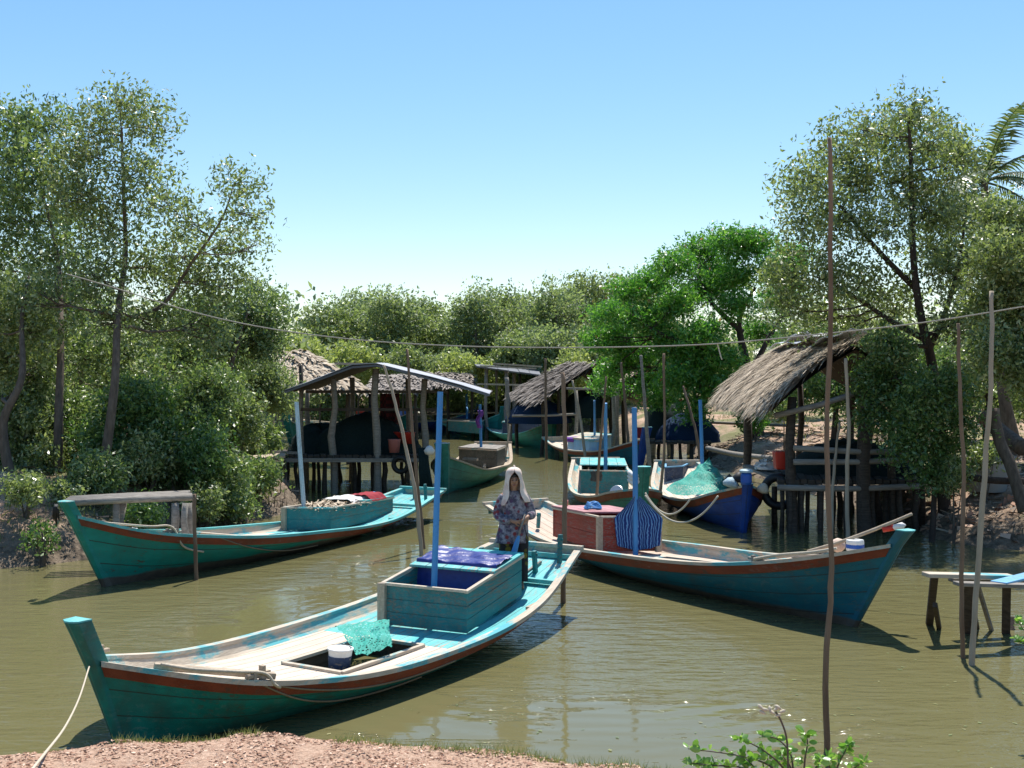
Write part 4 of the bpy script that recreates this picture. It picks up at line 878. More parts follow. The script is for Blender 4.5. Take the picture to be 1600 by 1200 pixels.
m = MB(); m.lathe(P(1397, 824, 13.8), [(0, -.02), (.035, 0), (.04, .1), (.0, .14)], 12, (1, -.2, .25)); m.build('bristles', M['white_cloth'], o, smooth=True)
rope('mooring_rope', [cw(Cb.pt(.80, 0, -1)) + Vector((0, 0, .04)), cw(Cb.pt(.84, 0, -1)) + Vector((0, .03, .06)), cw(Cb.pt(.87, 0, -1)) + Vector((0, .08, .05)), cw(Cb.pt(.9, 0, -1)) + Vector((0, .03, .05)), cw(Cb.pt(.935, 0, -1)) + Vector((0, .05, .05))], .022, 'rope', 'rope bundled on the bow gunwale of the right boat')
m = MB()
for k in range(3): m.bar(cw((3.8 + .1 * k, -.50 + .1 * k, .30)), cw((6.3, -.34 + .12 * k, .45)), .05, .03)
put('loose_planks', m, 'gun_wood', 'bundle of loose planks lying along the fore deck of the right boat', 'planks')
# ---- D: dark green boat behind the woman
D = Boat('sampan', 'weathered dark green sampan beyond the left boat, its bow post facing the viewer', -.55, 34.89, -98.9, 7.06, [.79, .39, .39, .49, .76, .93], [.51, .81, .80, .64, .34], .23)
D.hull('hull_green', None, 'raw_wood', 'gun_wood'); D.stem('hull_green', 'white', h=.30, wd=.17, fw=.4, top_mat='mast_white'); D.deck('deck_wood', .008, .965, .12, .14)
D.cabin(D.at(776, 731, .33), D.at(717, 727, .33), D.at(790, 722, .33), D.at(738, 719, .33), .45, .42, 'dark_box', roof=(0, 1), roof_mat='grey_wood', planks=2)
q = P(750, 632, 32.5) - D.pos; f = P(752, 704, 32.5) - D.pos; D.mast((f.dot(D.u), f.dot(D.n), .5), (q.dot(D.u), q.dot(D.n), q.z), .04, 'mast_blue'); D.cleat(.72, 1, .12); D.beam(1.2, 'turq', .04)
put('plank', (lambda m: (m.bar(P(789, 722, 34), P(797, 664, 34), .12, .05), m)[1])(MB()), 'raw_wood', 'pale plank standing upright at the stern of the dark green boat', 'plank')
put('plank', (lambda m: (m.bar(P(724, 717, 31), P(746, 718, 30.8), .10, .06), m)[1])(MB()), 'raw_wood', 'short pale plank jutting from the side of the dark green boat', 'plank')
m = MB(); fz = [[P(746 + 8 * u + 2 * math.sin(v * 8) - 2 * v, 641 + 28 * v, 32.45 + .05 * math.sin(u * 9)) for u in np.linspace(0, 1, 6)] for v in np.linspace(0, 1, 8)]; m.grid(fz); put('flag', m, 'purple', 'limp purple flag hanging from the mast of the dark green boat', 'flag', solid=.01, smooth=True)
# ---- E: green boat in the middle
Eb = Boat('sampan', 'green sampan with a white rag on its bow post, behind the red box', 2.07, 29.41, -86.9, 7.08, [.74, .36, .27, .40, .62, .72], [.56, .84, .90, .67, .40], .13)
Eb.hull('hull_green', 'red', 'gun_wood', 'gun_wood', sd=.12); Eb.stem('hull_green', 'turq', h=.42, wd=.14, fw=.4); Eb.deck('deck_tan', .008, .965, .12, .16)
Eb.cabin(Eb.at(982, 773, .22), Eb.at(907, 771, .22), Eb.at(975, 748, .28), Eb.at(908, 747, .28), .50, .45, 'turq_box', roof=(.35, 1), roof_mat='turq', planks=2)
Eb.mast(Eb.at(946, 760, .3), Vector(((P(946, 630, 26.4) - Eb.pos).dot(Eb.u), (P(946, 630, 26.4) - Eb.pos).dot(Eb.n), P(946, 630, 26.4).z)), .045, 'mast_blue')
ew = lambda v: Eb.world(v)
m = MB(); m.lathe(P(969, 776, 24.2), [(0, 0), (.14, 0), (.14, .2), (.15, .21), (.13, .22), (0, .22)], 16, (-.4, -.6, .5)); put('pot', m, 'metal', 'dented metal pot lying on the fore deck of the green boat', 'pot')
drape(lambda u, v: P(923 + 18 * u, 739 + 16 * v, 25.2) , 8, 8, .06, 21, 'cloth', 'net_grey', 'grey rag slung over the box front of the green boat', 'cloth', solid=.02)
m = MB()
for k in range(3): m.tube([P(983 + 16 * s_, 737 + 6 * k + 7 * math.sin(s_ * PI), 22.3 - .1 * math.sin(s_ * PI)) for s_ in np.linspace(0, 1, 8)], .045, 6)
put('rag', m, 'white_cloth', 'white rag tied round the bow post of the green boat', 'rag', smooth=True)
# ---- F: blue boat
Fb = Boat('sampan', 'deep blue sampan at right centre with green netting piled on its fore deck', 3.99, 28.73, -88.2, 7.48, [.73, .32, .30, .44, .72, .88], [.51, .87, .87, .69, .39], .31)
Fb.hull('hull_blue', 'red', 'gun_wood', 'gun_wood', sd=.12); Fb.stem('hull_blue', 'turq', h=.04, wd=.10, fw=.4, top_mat='mast_white'); Fb.deck('deck_wood', .008, .965, .12, .16)
Fb.cabin(Fb.at(1067, 757, .25), Fb.at(1040, 759, .25), Fb.at(1080, 746, .3), Fb.at(1040, 746, .3), .42, .36, 'navy_box', planks=2, trim='pale_blue')
Fb.mast(Fb.at(1098, 760, .3), Vector(((P(1094, 625, 27.3) - Fb.pos).dot(Fb.u), (P(1094, 625, 27.3) - Fb.pos).dot(Fb.n), P(1094, 625, 27.3).z)), .045, 'mast_blue')
pk = P(1108, 722, 24.5); l0 = P(1046, 779, 23.6); r0 = P(1140, 768, 24); bk_ = P(1120, 745, 26)
def heap(u, v):
    a = 2 * PI * u; c_ = P(1092, 772, 23.9); rx = .64; ry = 1.0
    e = c_ + Vector((math.cos(a) * rx, math.sin(a) * ry, .02)); return e.lerp(pk, v ** .8)
drape(heap, 60, 24, .09, 31, 'net_heap', 'net_teal', 'sea-green netting peaked like a tent on the fore deck of the blue boat', 'net', solid=0)
drape(lambda u, v: P(1140, 775, 23.9) + Vector((math.cos(2 * PI * u) * .30 * (1 - v), math.sin(2 * PI * u) * .6 * (1 - v), .42 * v ** .7)), 20, 8, .04, 33, 'net_heap', 'net_grey', 'dull grey net heap right behind the blue bow', 'net', solid=0)
m = MB(); m.lathe(P(1166, 757, 20.9), [(0, 0), (.08, 0), (.10, .04), (.10, .17), (.08, .21), (0, .22)], 16); put('outboard_can', m, 'blue_plastic', 'blue can with a pale top strapped on the blue bow', 'can', smooth=False)
m = MB(); m.lathe(P(1166, 738, 20.9), [(.0, 0), (.12, .0), (.12, .035), (.08, .055), (0, .055)], 16); put('can_lid', m, 'mast_white', 'pale basin turned over on top of the blue can', 'basin')
for k, (px, py, r_, c_, lb) in enumerate([(1140, 756, .13, 'mast_white', 'pale blue bag slumped left of the blue can'), (1152, 748, .10, 'black', 'black bag squeezed between the pale bag and the blue can'), (1190, 765, .10, 'rope', 'pale rope bundle on the shaded side of the blue bow')]):
    m = MB(); m.lathe(P(px, py + 6, 21.4), [(0, 0), (r_, .02), (r_ * 1.1, .08), (r_ * .6, .17), (0, .2)], 12, (.3, .1, 1)); put('bag', m, c_, lb, 'bag', smooth=True)
rope('mooring_rope', sag(P(1008, 770, 21.6), P(1080, 778, 21.2), .34), .018, 'rope_pale', 'shorter pale rope loop slung from the green bow to the blue hull', 3)
rope('mooring_rope', sag(P(1008, 774, 21.5), P(1122, 775, 20.8), .48), .018, 'rope_pale', 'longer pale rope loop slung from the green bow to the blue bow', 3)
# ---- G H I J K: farther boats
G = Boat('sampan', 'dark sampan with a small pale lidded box, moored beyond the green one', 1.5, 40.5, -66, 6.0, [.62, .42, .38, .5, .75, .9], [.5, .75, .75, .6, .36], .3)
G.hull('hull_blueteal', 'red', 'gun_wood', 'gun_wood'); G.stem('hull_blue', 'turq', h=.35, wd=.14, fw=.4); G.deck('deck_wood', .008, .965, .12, .14)
G.cabin(G.at(935, 712, .3), G.at(955, 700, .3), G.at(887, 703, .3), G.at(912, 694, .3), .42, .38, 'pale_blue', roof=(0, 1), roof_mat='gun_wood', planks=2)
G.mast(G.at(929, 700, .3), Vector(((P(929, 626, 38.6) - G.pos).dot(G.u), (P(929, 626, 38.6) - G.pos).dot(G.n), P(929, 626, 38.6).z)), .04, 'mast_blue')
m = MB(); m.lathe(P(899, 690, 38.8), [(0, 0), (.32, 0), (.34, .06), (.3, .14), (0, .17)], 16); put('bundle', m, 'purple', 'purple bundle lying on the lidded box of the dark sampan', 'bundle', smooth=True)
Hb = Boat('sampan', 'teal sampan with a navy box, stern on, seen left of the tall bare pole', -.67, 51.5, -74.8, 8.6, [.55, .38, .38, .55, .85, 1.05], [.55, .8, .8, .62, .36], .4)
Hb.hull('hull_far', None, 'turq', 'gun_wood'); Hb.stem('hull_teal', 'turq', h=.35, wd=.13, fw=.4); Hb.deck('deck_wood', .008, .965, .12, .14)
Hb.cabin(Hb.at(842, 684, .3), Hb.at(850, 680, .3), Hb.at(785, 680, .3), Hb.at(800, 676, .3), .55, .5, 'navy_box', roof=(0, 1), roof_mat='gun_wood', planks=2)
m = MB(); m.lathe(P(857, 676, 43.8), [(0, 0), (.22, 0), (.25, .12), (.12, .3), (0, .32)], 12); put('bundle', m, 'white_cloth', 'white bundle on the fore deck of the boat with the navy box', 'bundle', smooth=True)
Ib = Boat('sampan', 'farthest bright green sampan lying across the end of the creek', -3.1, 56.6, -66, 6.6, [.5, .38, .38, .55, .85, 1.05], [.5, .75, .75, .6, .36], .4)
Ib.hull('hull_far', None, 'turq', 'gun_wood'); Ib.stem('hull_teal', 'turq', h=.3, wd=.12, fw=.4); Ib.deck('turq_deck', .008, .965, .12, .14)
Ib.cabin(Ib.at(750, 678, .3), Ib.at(756, 674, .3), Ib.at(700, 673, .3), Ib.at(708, 670, .3), .45, .42, 'turq_box', roof=(0, 1), roof_mat='deck_wood', planks=2)
Ib.mast(Ib.at(730, 675, .3), Vector(((P(729, 612, 55) - Ib.pos).dot(Ib.u), (P(729, 612, 55) - Ib.pos).dot(Ib.n), P(729, 612, 55).z)), .05, 'mast_blue')
Jb = Boat('sampan', 'shaded teal sampan poking its bow out left of the open hut', -5.3, 46.5, -118, 5.6, [.6, .45, .45, .6, .95, 1.2], [.5, .72, .75, .6, .36], .4)
Jb.hull('hull_teal', None, 'gun_wood', 'gun_wood'); Jb.stem('hull_teal', 'pale_blue', h=.4, wd=.16, fw=.4); Jb.deck('deck_wood', .008, .965, .12, .14)
for (nm, x, y, th, hm, lb) in (('K', -9.8, 55.3, -5, 'hull_teal', 'pale-decked sampan far behind the left posts of the open hut'), ('L', -7.0, 57.4, 3, 'hull_blue', 'far blue sampan beached behind the open hut')):
    q = Boat('sampan', lb, x, y, th, 5.2, [.55, .45, .42, .55, .8, .95], [.5, .7, .7, .55, .34], .35); q.hull(hm, None, 'gun_wood', 'gun_wood'); q.stem(hm, 'turq', h=.3, wd=.1); q.deck('deck_wood', .008, .965, .12, .14)
# ------------------------------------------------------------------ huts
def post(mb, a, b_, r, rg, n=7):
    a = Vector(a); b_ = Vector(b_); k = 5
    pts = [a.lerp(b_, i / k) + Vector((rg.uniform(-1, 1), rg.uniform(-1, 1), 0)) * r * .5 * (0 < i < k) for i in range(k + 1)]
    mb.tube(pts, [r * rg.uniform(.85, 1.12) * (1 - .04 * i) for i in range(k + 1)], n)
def posts(root, lst, mat='dark_wood', name='post', seed=1):
    rg = random.Random(seed); inv = root.matrix_basis.inverted()
    for a, b_, r_ in lst:
        m = MB(); post(m, inv @ Vector(a), inv @ Vector(b_), r_, rg); m.build(name, M[mat], root, smooth=True)
def slab(root, corners, th, mat, name, planks=0, along=0):
    inv = root.matrix_basis.inverted(); c = [inv @ Vector(q) for q in corners]; m = MB(); n = max(planks, 1); rg = random.Random(len(name))
    for j in range(n):
        g0, g1 = j / n + (.003 if planks else 0), (j + 1) / n - (.003 if planks else 0); dz = Vector((0, 0, rg.uniform(-.012, .012) if planks else 0))
        lo = [c[0].lerp(c[1], g0), c[0].lerp(c[1], g1), c[3].lerp(c[2], g1), c[3].lerp(c[2], g0)]
        m.hexa([q + dz for q in lo], [q + dz + Vector((0, 0, th)) for q in lo])
    return m.build(name, M[mat], root)
def thatch_slope(root, rn, rf, en, ef, mat, n, seed, ln=.5, wd=.022, thick=.08, over=.25, name='thatch', bulge=.0):
    # ridge near/far, eave near/far; thousands of straws in overlapping courses as one surface
    inv = root.matrix_basis.inverted(); rn, rf, en, ef = [inv @ Vector(q) for q in (rn, rf, en, ef)]; rg = random.Random(seed)
    nrm = (rf - rn).cross(en - rn).normalized(); nrm = nrm if nrm.z > 0 else -nrm
    m = MB()
    def S_(u, v): return rn.lerp(rf, v).lerp(en.lerp(ef, v), u) + nrm * bulge * math.sin(PI * min(max(u, 0), 1)) + Vector((0, 0, -bulge * .8 * max(0, u) ** 4))
    rows = [[S_(u, v) for v in np.linspace(0, 1, 9)] for u in np.linspace(0, 1, 9)]
    m.grid(rows); 
    m.grid([[p - nrm * .05 for p in r_] for r_ in rows]); u_ = m.build('thatch_mat', M['thatch_under'], root)
    m = MB(); down = ((en - rn) + (ef - rf)).normalized(); side = (rf - rn).normalized()
    for i in range(n):
        u = rg.uniform(-.03, 1); course = math.floor(u * 11) / 11; u = u * .35 + (course + rg.uniform(0, .09)) * .65; v = rg.uniform(-.02, 1.02)
        p = S_(u, v) + nrm * (thick * rg.uniform(.2, 1.0) + .03 * math.sin(v * 23 + u * 5))
        dn = (S_(u + .05, v) - S_(u - .05, v)).normalized(); d = (dn + side * rg.gauss(0, .30) + nrm * rg.gauss(.04, .09)).normalized(); L = ln * rg.uniform(.35, 1.25)
        s_ = d.cross(nrm).normalized() * wd * rg.uniform(.6, 1.4); e = p + d * L + Vector((0, 0, -.05 * rg.random() - (over * .35 * rg.random() if u > .85 else 0)))
        mid = p.lerp(e, .6) + nrm * .012
        m.add([p - s_, p + s_, mid + s_, mid - s_], [(0, 1, 2, 3)]); m.add([mid - s_, mid + s_, e], [(0, 1, 2)])
    return m.build(name, M[mat], root)
# hut 1: open shed over the water, left of centre
h1 = empty('stilt_hut', 'open boat shed on stilts with a bowed sheet roof, over the water left of centre', 'hut', W(560, 770), 0)
inv1 = h1.matrix_basis.inverted(); dF, dB = 27.6, 32.0
prof = [(445, 612), (480, 599), (515, 586), (550, 573), (588, 570), (630, 580), (675, 592), (720, 604), (765, 617)]
def hroof(pr, th, mat, name, f0=0.0, f1=1.0, dz=0.0, wav=0):
    front = [P(px, py, dF) for px, py in pr]; m = MB(); K = 14; rows = []
    for k in range(K + 1):
        y = lerp(dF, dB, lerp(f0, f1, k / K)); rows.append([inv1 @ Vector((q.x, y, q.z + dz + .015 * math.sin(k * 1.9 + q.x * 3))) for q in front])
    m.grid(rows); return m.build(name, M[mat], h1, solid=th)
hroof(prof, .035, 'dark_wood', 'roof_boards'); hroof(prof, .015, 'tin', 'roof_sheet', -.01, .6, .035); 
m = MB()
for (a, b_) in zip(prof[:-1], prof[1:]):
    m.bar(inv1 @ P(a[0], a[1] + 1, dF - .05), inv1 @ P(b_[0], b_[1] + 1, dF - .05), .03, .045)
m.build('verge_board', M['tin_dark'], h1)
m = MB(); m.bar(inv1 @ P(523, 568, 28.2), inv1 @ P(590, 569, 28.2), .06, .05); m.build('ridge_stick', M['raw_wood'], h1)
for (a, b_) in (((478, 612), (700, 612)), ((470, 640), (690, 640))):
    m = MB(); m.bar(inv1 @ P(a[0], a[1], 28.6), inv1 @ P(b_[0], b_[1], 28.7), .07, .07); m.build('tie_beam', M['dark_wood'], h1)
lst = []
for px, d, y1, r_ in ((520, 28.3, 592, .10), (589, 28.2, 576, .10), (473, 29, 606, .07), (662, 28.6, 592, .09), (550, 31.5, 590, .08), (480, 31.5, 600, .08), (638, 31.3, 592, .08), (720, 31.0, 610, .0)):
    if r_ == 0: continue
    q = P(px, 700, d); t_ = P(px + rg.uniform(-3, 3), y1, d); lst.append(((q.x, d, -.7), t_, r_))
posts(h1, lst, 'grey_wood', seed=5)
lst = []
for px, d, r_ in ((440, 28.4, .07), (448, 28.9, .07), (463, 28.6, .06), (490, 29.5, .06), (497, 28.9, .05), (508, 28.4, .07), (553, 28.7, .06), (560, 29.1, .06), (583, 28.6, .06), (600, 28.4, .07), (628, 29.4, .05), (650, 28.9, .06), (470, 31, .07), (530, 31.5, .07), (600, 31.5, .07), (645, 31.2, .07)):
    q = P(px, 715, d); lst.append(((q.x + rg.uniform(-.05, .05), d, -.7), q, r_))
posts(h1, lst, 'dark_wood', 'stilt', 6)
slab(h1, [P(440, 716, 28.1), P(662, 716, 28.1), P(650, 706, 32), P(440, 706, 32)], .07, 'dark_wood', 'platform', 22)
m = MB(); m.bar(inv1 @ P(425, 706, 27.9), inv1 @ P(470, 708, 28.3), .12, .06); m.bar(inv1 @ P(436, 719, 28.0), inv1 @ P(668, 719, 28.0), .08, .09); m.build('edge_beam', M['grey_wood'], h1)
def heap_obj(c, rx, ry, h, mat, label, seed, cat='net heap', name='net_heap'):
    c = Vector(c); rg = random.Random(seed); m = MB(); rows = []; N, K = 28, 10; ph = [rg.uniform(0, 6) for _ in range(4)]
    for j in range(K + 1):
        v = j / K; rr = math.cos(v * PI / 2) ** .75
        rows.append([c + Vector((math.cos(a) * rx * rr, math.sin(a) * ry * rr, h * math.sin(v * PI / 2) ** 1.15)) * (1 + .09 * math.sin(a * 3 + ph[0]) + .06 * math.sin(a * 5 + v * 6 + ph[1]) + .03 * rg.uniform(-1, 1)) if False else
                     c + Vector((math.cos(a) * rx * rr, math.sin(a) * ry * rr, h * math.sin(v * PI / 2) ** 1.15 * (1 + .12 * math.sin(a * 2 + ph[2])))) * 1.0 + Vector((rg.uniform(-1, 1), rg.uniform(-1, 1), rg.uniform(-.5, .5))) * .05 * (0 < j < K) for a in [2 * PI * i / N for i in range(N)]])
    m.grid(rows, closev=True); return put(name, m, mat, label, cat, smooth=True)
q = P(570, 712, 29.9); heap_obj(q, 1.45, 1.2, 1.0, 'net_heap', 'large dark heap of fishing net on the platform of the open shed', 1)
q = P(500, 712, 30.2); heap_obj(q, .8, 1.1, .75, 'net_heap', 'lower dark net pile at the left end of the shed platform', 2)
for k, (px, py, w_, h_, c_, lb, d) in enumerate([(625, 693, .22, .28, 'red_plastic', 'red plastic bucket standing on the net pile in the open shed', 29.4), (637, 693, .18, .26, 'red_plastic', 'second red bucket right behind the pink one in the shed', 29.0), (616, 707, .15, .30, 'pink_plastic', 'faded pink bucket at the platform edge of the open shed', 28.3)]):
    m = MB(); m.lathe(P(px, py, d), [(0, 0), (w_ * .8, 0), (w_, h_), (w_ * 1.08, h_ + .02), (w_ * .9, h_), (w_ * .7, .03), (0, .03)], 18); o = put('bucket', m, c_, lb, 'bucket', smooth=True)
for k, (x0, x1, y0, y1, d, c_, lb) in enumerate([(594, 624, 615, 668, 30.5, 'maroon', 'dark red checked cloth hanging inside the open shed'), (576, 590, 615, 650, 30.6, 'navy_box', 'dark cloth hanging left of the dark red one in the shed')]):
    m = MB(); m.grid([[P(lerp(x0, x1, u), lerp(y0, y1, v), d + .05 * math.sin(u * 14)) for u in np.linspace(0, 1, 14)] for v in np.linspace(0, 1, 6)]); o = put('hanging_cloth', m, c_, lb, 'cloth', smooth=True, solid=.01)
t_ = NT('checked'); ch = t_.n('ShaderNodeTexChecker'); ch.inputs['Scale'].default_value = 12; t_.l(t_.tex('Object', (1, 1, 1)), ch.inputs[0]); ch.inputs[1].default_value = (.10, .01, .012, 1); ch.inputs[2].default_value = (.03, .008, .01, 1); t_.l(ch.outputs[0], t_.b.inputs['Base Color']); t_.done(.9)
bpy.data.objects['hanging_cloth'].data.materials[0] = t_.m
def torus(c, R0, r0, ax, mat, label):
    m = MB(); Mx = Vector(ax).to_track_quat('Z', 'Y').to_matrix(); c = Vector(c); rows = []
    for i in range(28):
        a = 2 * PI * i / 28; rows.append([c + Mx @ Vector(((R0 + r0 * math.cos(b_)) * math.cos(a), (R0 + r0 * math.cos(b_)) * math.sin(a), r0 * 1.2 * math.sin(b_))) for b_ in [2 * PI * k / 10 for k in range(10)]])
    m.grid(rows, closeu=True, closev=True); return put('tyre', m, mat, label, 'tyre', smooth=True)
torus(P(626, 726, 27.9), .17, .06, (.2, 1, .1), 'rubber', 'black tyre hung as a fender below the right end of the shed platform')
torus(P(1217, 768, 22.0), .27, .08, (.5, 1, .1), 'rubber', 'black tyre hung below the edge of the thatched hut platform')
m = MB()
for k in range(7): m.tube([P(660 + rg.uniform(-5, 8), 700, 27.7), P(663 + rg.uniform(-9, 9), 730, 27.6), P(664 + rg.uniform(-8, 10), 768, 27.5)], .06, 6)
put('net_bundle', m, 'net_heap', 'dark netting hanging down at the right corner post of the shed', 'net bundle', smooth=True)
m = MB(); m.lathe(P(671, 712, 27.4), [(0, 0), (.10, .04), (.13, .12), (.06, .22), (0, .24)], 12); put('bag', m, 'white_cloth', 'pale plastic bag tied at the right corner of the shed', 'bag', smooth=True)
# plank jetty left of hut 1
jt = empty('plank_jetty', 'narrow plank jetty on thin stakes left of the open shed', 'jetty', W(400, 770))
slab(jt, [P(352, 723, 26.8), P(446, 716, 27.2), P(446, 711, 28.0), P(352, 718, 27.6)], .05, 'raw_wood', 'deck_boards', 3)
lst = []
for px, d in ((362, 27), (395, 27.2), (429, 27.3), (445, 27.4)): q = P(px, 720, d); lst.append(((q.x, d, gz(q.x, d) - .3), q, .05))
posts(jt, lst, 'dark_wood', 'stake', 7)
m = MB()
for k in range(26): a = P(380 + rg.uniform(-15, 25), 728 + rg.uniform(-8, 12), 26.3); m.tube([a, a + Vector((rg.uniform(.1, .7), rg.uniform(-.2, .2), rg.uniform(-.6, .1)))], .012, 4)
tag(put('driftwood', m, 'twig', 'tangle of dry sticks on the mud below the plank jetty', 'driftwood'), kind='stuff')
# thatched roofs behind
def gable_hut(label, pts, n, seed, wd=.04, ln=.7, mat='thatch', pst=(), name='thatched_hut', other=None, **k):
    rn, rf, en, ef = pts; b0 = Vector((en.x, en.y, 0)); root = empty(name, label, 'hut', b0)
    thatch_slope(root, rn, rf, en, ef, mat, n, seed, ln, wd)
    if other: thatch_slope(root, rn, rf, other[0], other[1], mat, n // 3, seed + 1, ln, wd)
    posts(root, pst, 'dark_wood', 'post', seed)
    return root
def pst(*a): return [((P(px, 640, d).x, d, max(gz(P(px, 640, d).x, d), -1) - .3), P(px, y1, d), r_) for px, y1, d, r_ in a]
gable_hut('large brown thatched roof behind the shrubs at left, above the open shed', (P(478, 552, 40), P(384, 556, 41), P(566, 606, 36.6), P(372, 604, 37.6)), 4200, 3, pst=pst((545, 600, 37, .09), (470, 570, 36.5, .08), (375, 590, 37, .09), (520, 600, 41, .08)), other=(P(500, 592, 43.5), P(380, 592, 44.5)))
gable_hut('small thatched roof seen between the posts of the open shed', (P(650, 588, 49), P(590, 588, 49), P(655, 610, 46.5), P(575, 611, 46.5)), 1500, 5, mat='thatch_grey', pst=pst((580, 608, 47, .08), (650, 608, 47, .08), (615, 608, 50, .08)), other=(P(645, 604, 51), P(592, 604, 51)))
gable_hut('small low thatched roof beside the right end of the open shed roof', (P(730, 585, 54), P(662, 584, 54), P(742, 603, 51), P(655, 604, 51)), 1500, 7, mat='thatch_grey', pst=pst((665, 603, 52, .09), (738, 602, 52, .09), (700, 602, 53, .09)), other=(P(725, 600, 56), P(665, 600, 56)))
gable_hut('grey thatched slope on thin posts over the far boats, right of the tin lean-to', (P(929, 571, 43), P(884, 569, 47), P(848, 624, 40.5), P(806, 613, 45)), 3600, 9, mat='thatch_grey', pst=pst((848, 618, 41, .08), (808, 612, 44.5, .08), (925, 580, 43, .09), (885, 590, 46, .08), (872, 600, 42.5, .08)), other=(P(985, 615, 42), P(950, 612, 46)))
gable_hut('brown thatched roof in the shade under the flame tree', (P(1000, 582, 43), P(950, 582, 46), P(1030, 612, 42), P(975, 612, 46)), 1600, 11, pst=pst((1020, 610, 42.5, .08), (975, 612, 45, .09), (1085, 610, 42, .09), (955, 590, 44, .09)), other=(P(960, 605, 42), P(930, 605, 46)))
lt = empty('lean_to', 'flat tin lean-to on posts beyond the end of the creek', 'shelter', P(790, 640, 52))
slab(lt, [P(745, 574, 50), P(845, 588, 50), P(842, 580, 55), P(740, 570, 55)], .06, 'tin_dark', 'roof_sheet', 6)
posts(lt, pst((760, 575, 50.5, .09), (791, 578, 50.3, .10), (803, 580, 52, .09), (838, 585, 50.5, .09), (775, 576, 54, .08)), 'grey_wood', seed=3)
m = MB(); iv = lt.matrix_basis.inverted()
for a, b_ in (((750, 572), (838, 576)), ((770, 568), (846, 573)), ((745, 600), (840, 602))): m.bar(iv @ P(*a, 49.8), iv @ P(*b_, 49.8), .08, .07)
m.build('pole_rail', M['pole_pale'], lt)
tn = empty('tin_sheet_roof', 'tilted dark green tin sheet above the lean-to', 'roof', P(830, 640, 56)); slab(tn, [P(808, 584, 55), P(848, 584, 55), P(848, 558, 58), P(820, 580, 58)], .05, 'tin_green', 'roof_sheet', 4); posts(tn, pst((812, 584, 55.3, .08), (845, 580, 55.4, .08), (842, 565, 57.6, .08), (822, 582, 57.6, .07)), 'dark_wood', seed=4)
heap_obj(P(842, 660, 43.5), 1.25, 1.4, .85, 'net_blue', 'dark blue-green net tarp humped under the grey thatched slope', 5)
heap_obj(P(915, 652, 43.5), .9, 1.0, .9, 'net_heap', 'dark net heap under the rails right of the grey thatch', 6)
rk = empty('net_rack', 'rack of rough posts and rails for drying nets under the flame tree', 'rack', P(1000, 690, 40.5))
ivk = rk.matrix_basis.inverted()
posts(rk, pst((958, 600, 41, .10), (965, 585, 41.5, .09), (1020, 590, 40.5, .12), (1046, 600, 41, .09), (1100, 605, 40, .10), (900, 610, 41, .08), (1075, 606, 41.5, .08)), 'grey_wood', seed=8)
m = MB()
for a, b_ in (((885, 607), (1010, 608)), ((960, 609), (1115, 606)), ((800, 650), (900, 647))): m.tube([ivk @ P(*a, 40.8), ivk @ P((a[0] + b_[0]) / 2, (a[1] + b_[1]) / 2 + 1, 40.8), ivk @ P(*b_, 40.8)], .045, 6)
m.build('rail', M['grey_wood'], rk, smooth=True)
pl = empty('net_platform', 'low stilt platform loaded with dark nets behind the blue boat', 'platform', P(1060, 720, 38))
slab(pl, [P(1005, 694, 36.4), P(1112, 694, 36.4), P(1105, 686, 40), P(1010, 686, 40)], .08, 'dark_wood', 'platform', 12)
posts(pl, [((P(px, 690, d).x, d, -.7), P(px, 693, d), .07) for px, d in ((1012, 36.7), (1050, 36.6), (1062, 36.8), (1080, 36.6), (1108, 36.6), (1030, 39.5), (1095, 39.5))], 'dark_wood', 'stilt', 9)
heap_obj(P(1075, 690, 38.2), 1.05, 1.0, .85, 'net_blue', 'dark blue net heap at the right end of the low stilt platform', 7)
heap_obj(P(1040, 688, 39.3), .75, .9, 1.35, 'net_heap', 'tall black net heap at the back of the low stilt platform', 8)
m = MB(); m.lathe(P(1001, 684, 37.6), [(0, 0), (.24, 0), (.27, .32), (0, .33)], 16); put('barrel', m, 'maroon', 'maroon drum by the left end of the low stilt platform', 'drum')
dk = empty('plank_walkway', 'long orange-brown plank walkway along the far bank', 'walkway', P(700, 655, 58))
slab(dk, [P(630, 650, 57.5), P(780, 646, 57.5), P(780, 642, 59), P(630, 645, 59)], .06, 'deck_tan', 'deck_boards', 3)
posts(dk, pst((640, 648, 57.8, .08), (680, 648, 57.8, .08), (720, 647, 57.8, .08), (760, 647, 57.8, .08)), 'dark_wood', seed=2)
m = MB(); m.lathe(P(634, 668, 55.5), [(0, 0), (.28, 0), (.29, .45), (.28, .85), (0, .87)], 18); put('barrel', m, 'blue_plastic', 'blue plastic barrel behind the open shed', 'barrel', smooth=False)
m = MB(); m.box(*[v for pair in zip(P(556, 650, 57), P(573, 642, 57.5)) for v in pair]) ; put('crate', m, 'red_plastic', 'small red crate behind the left posts of the open shed', 'crate', bevel=.02)
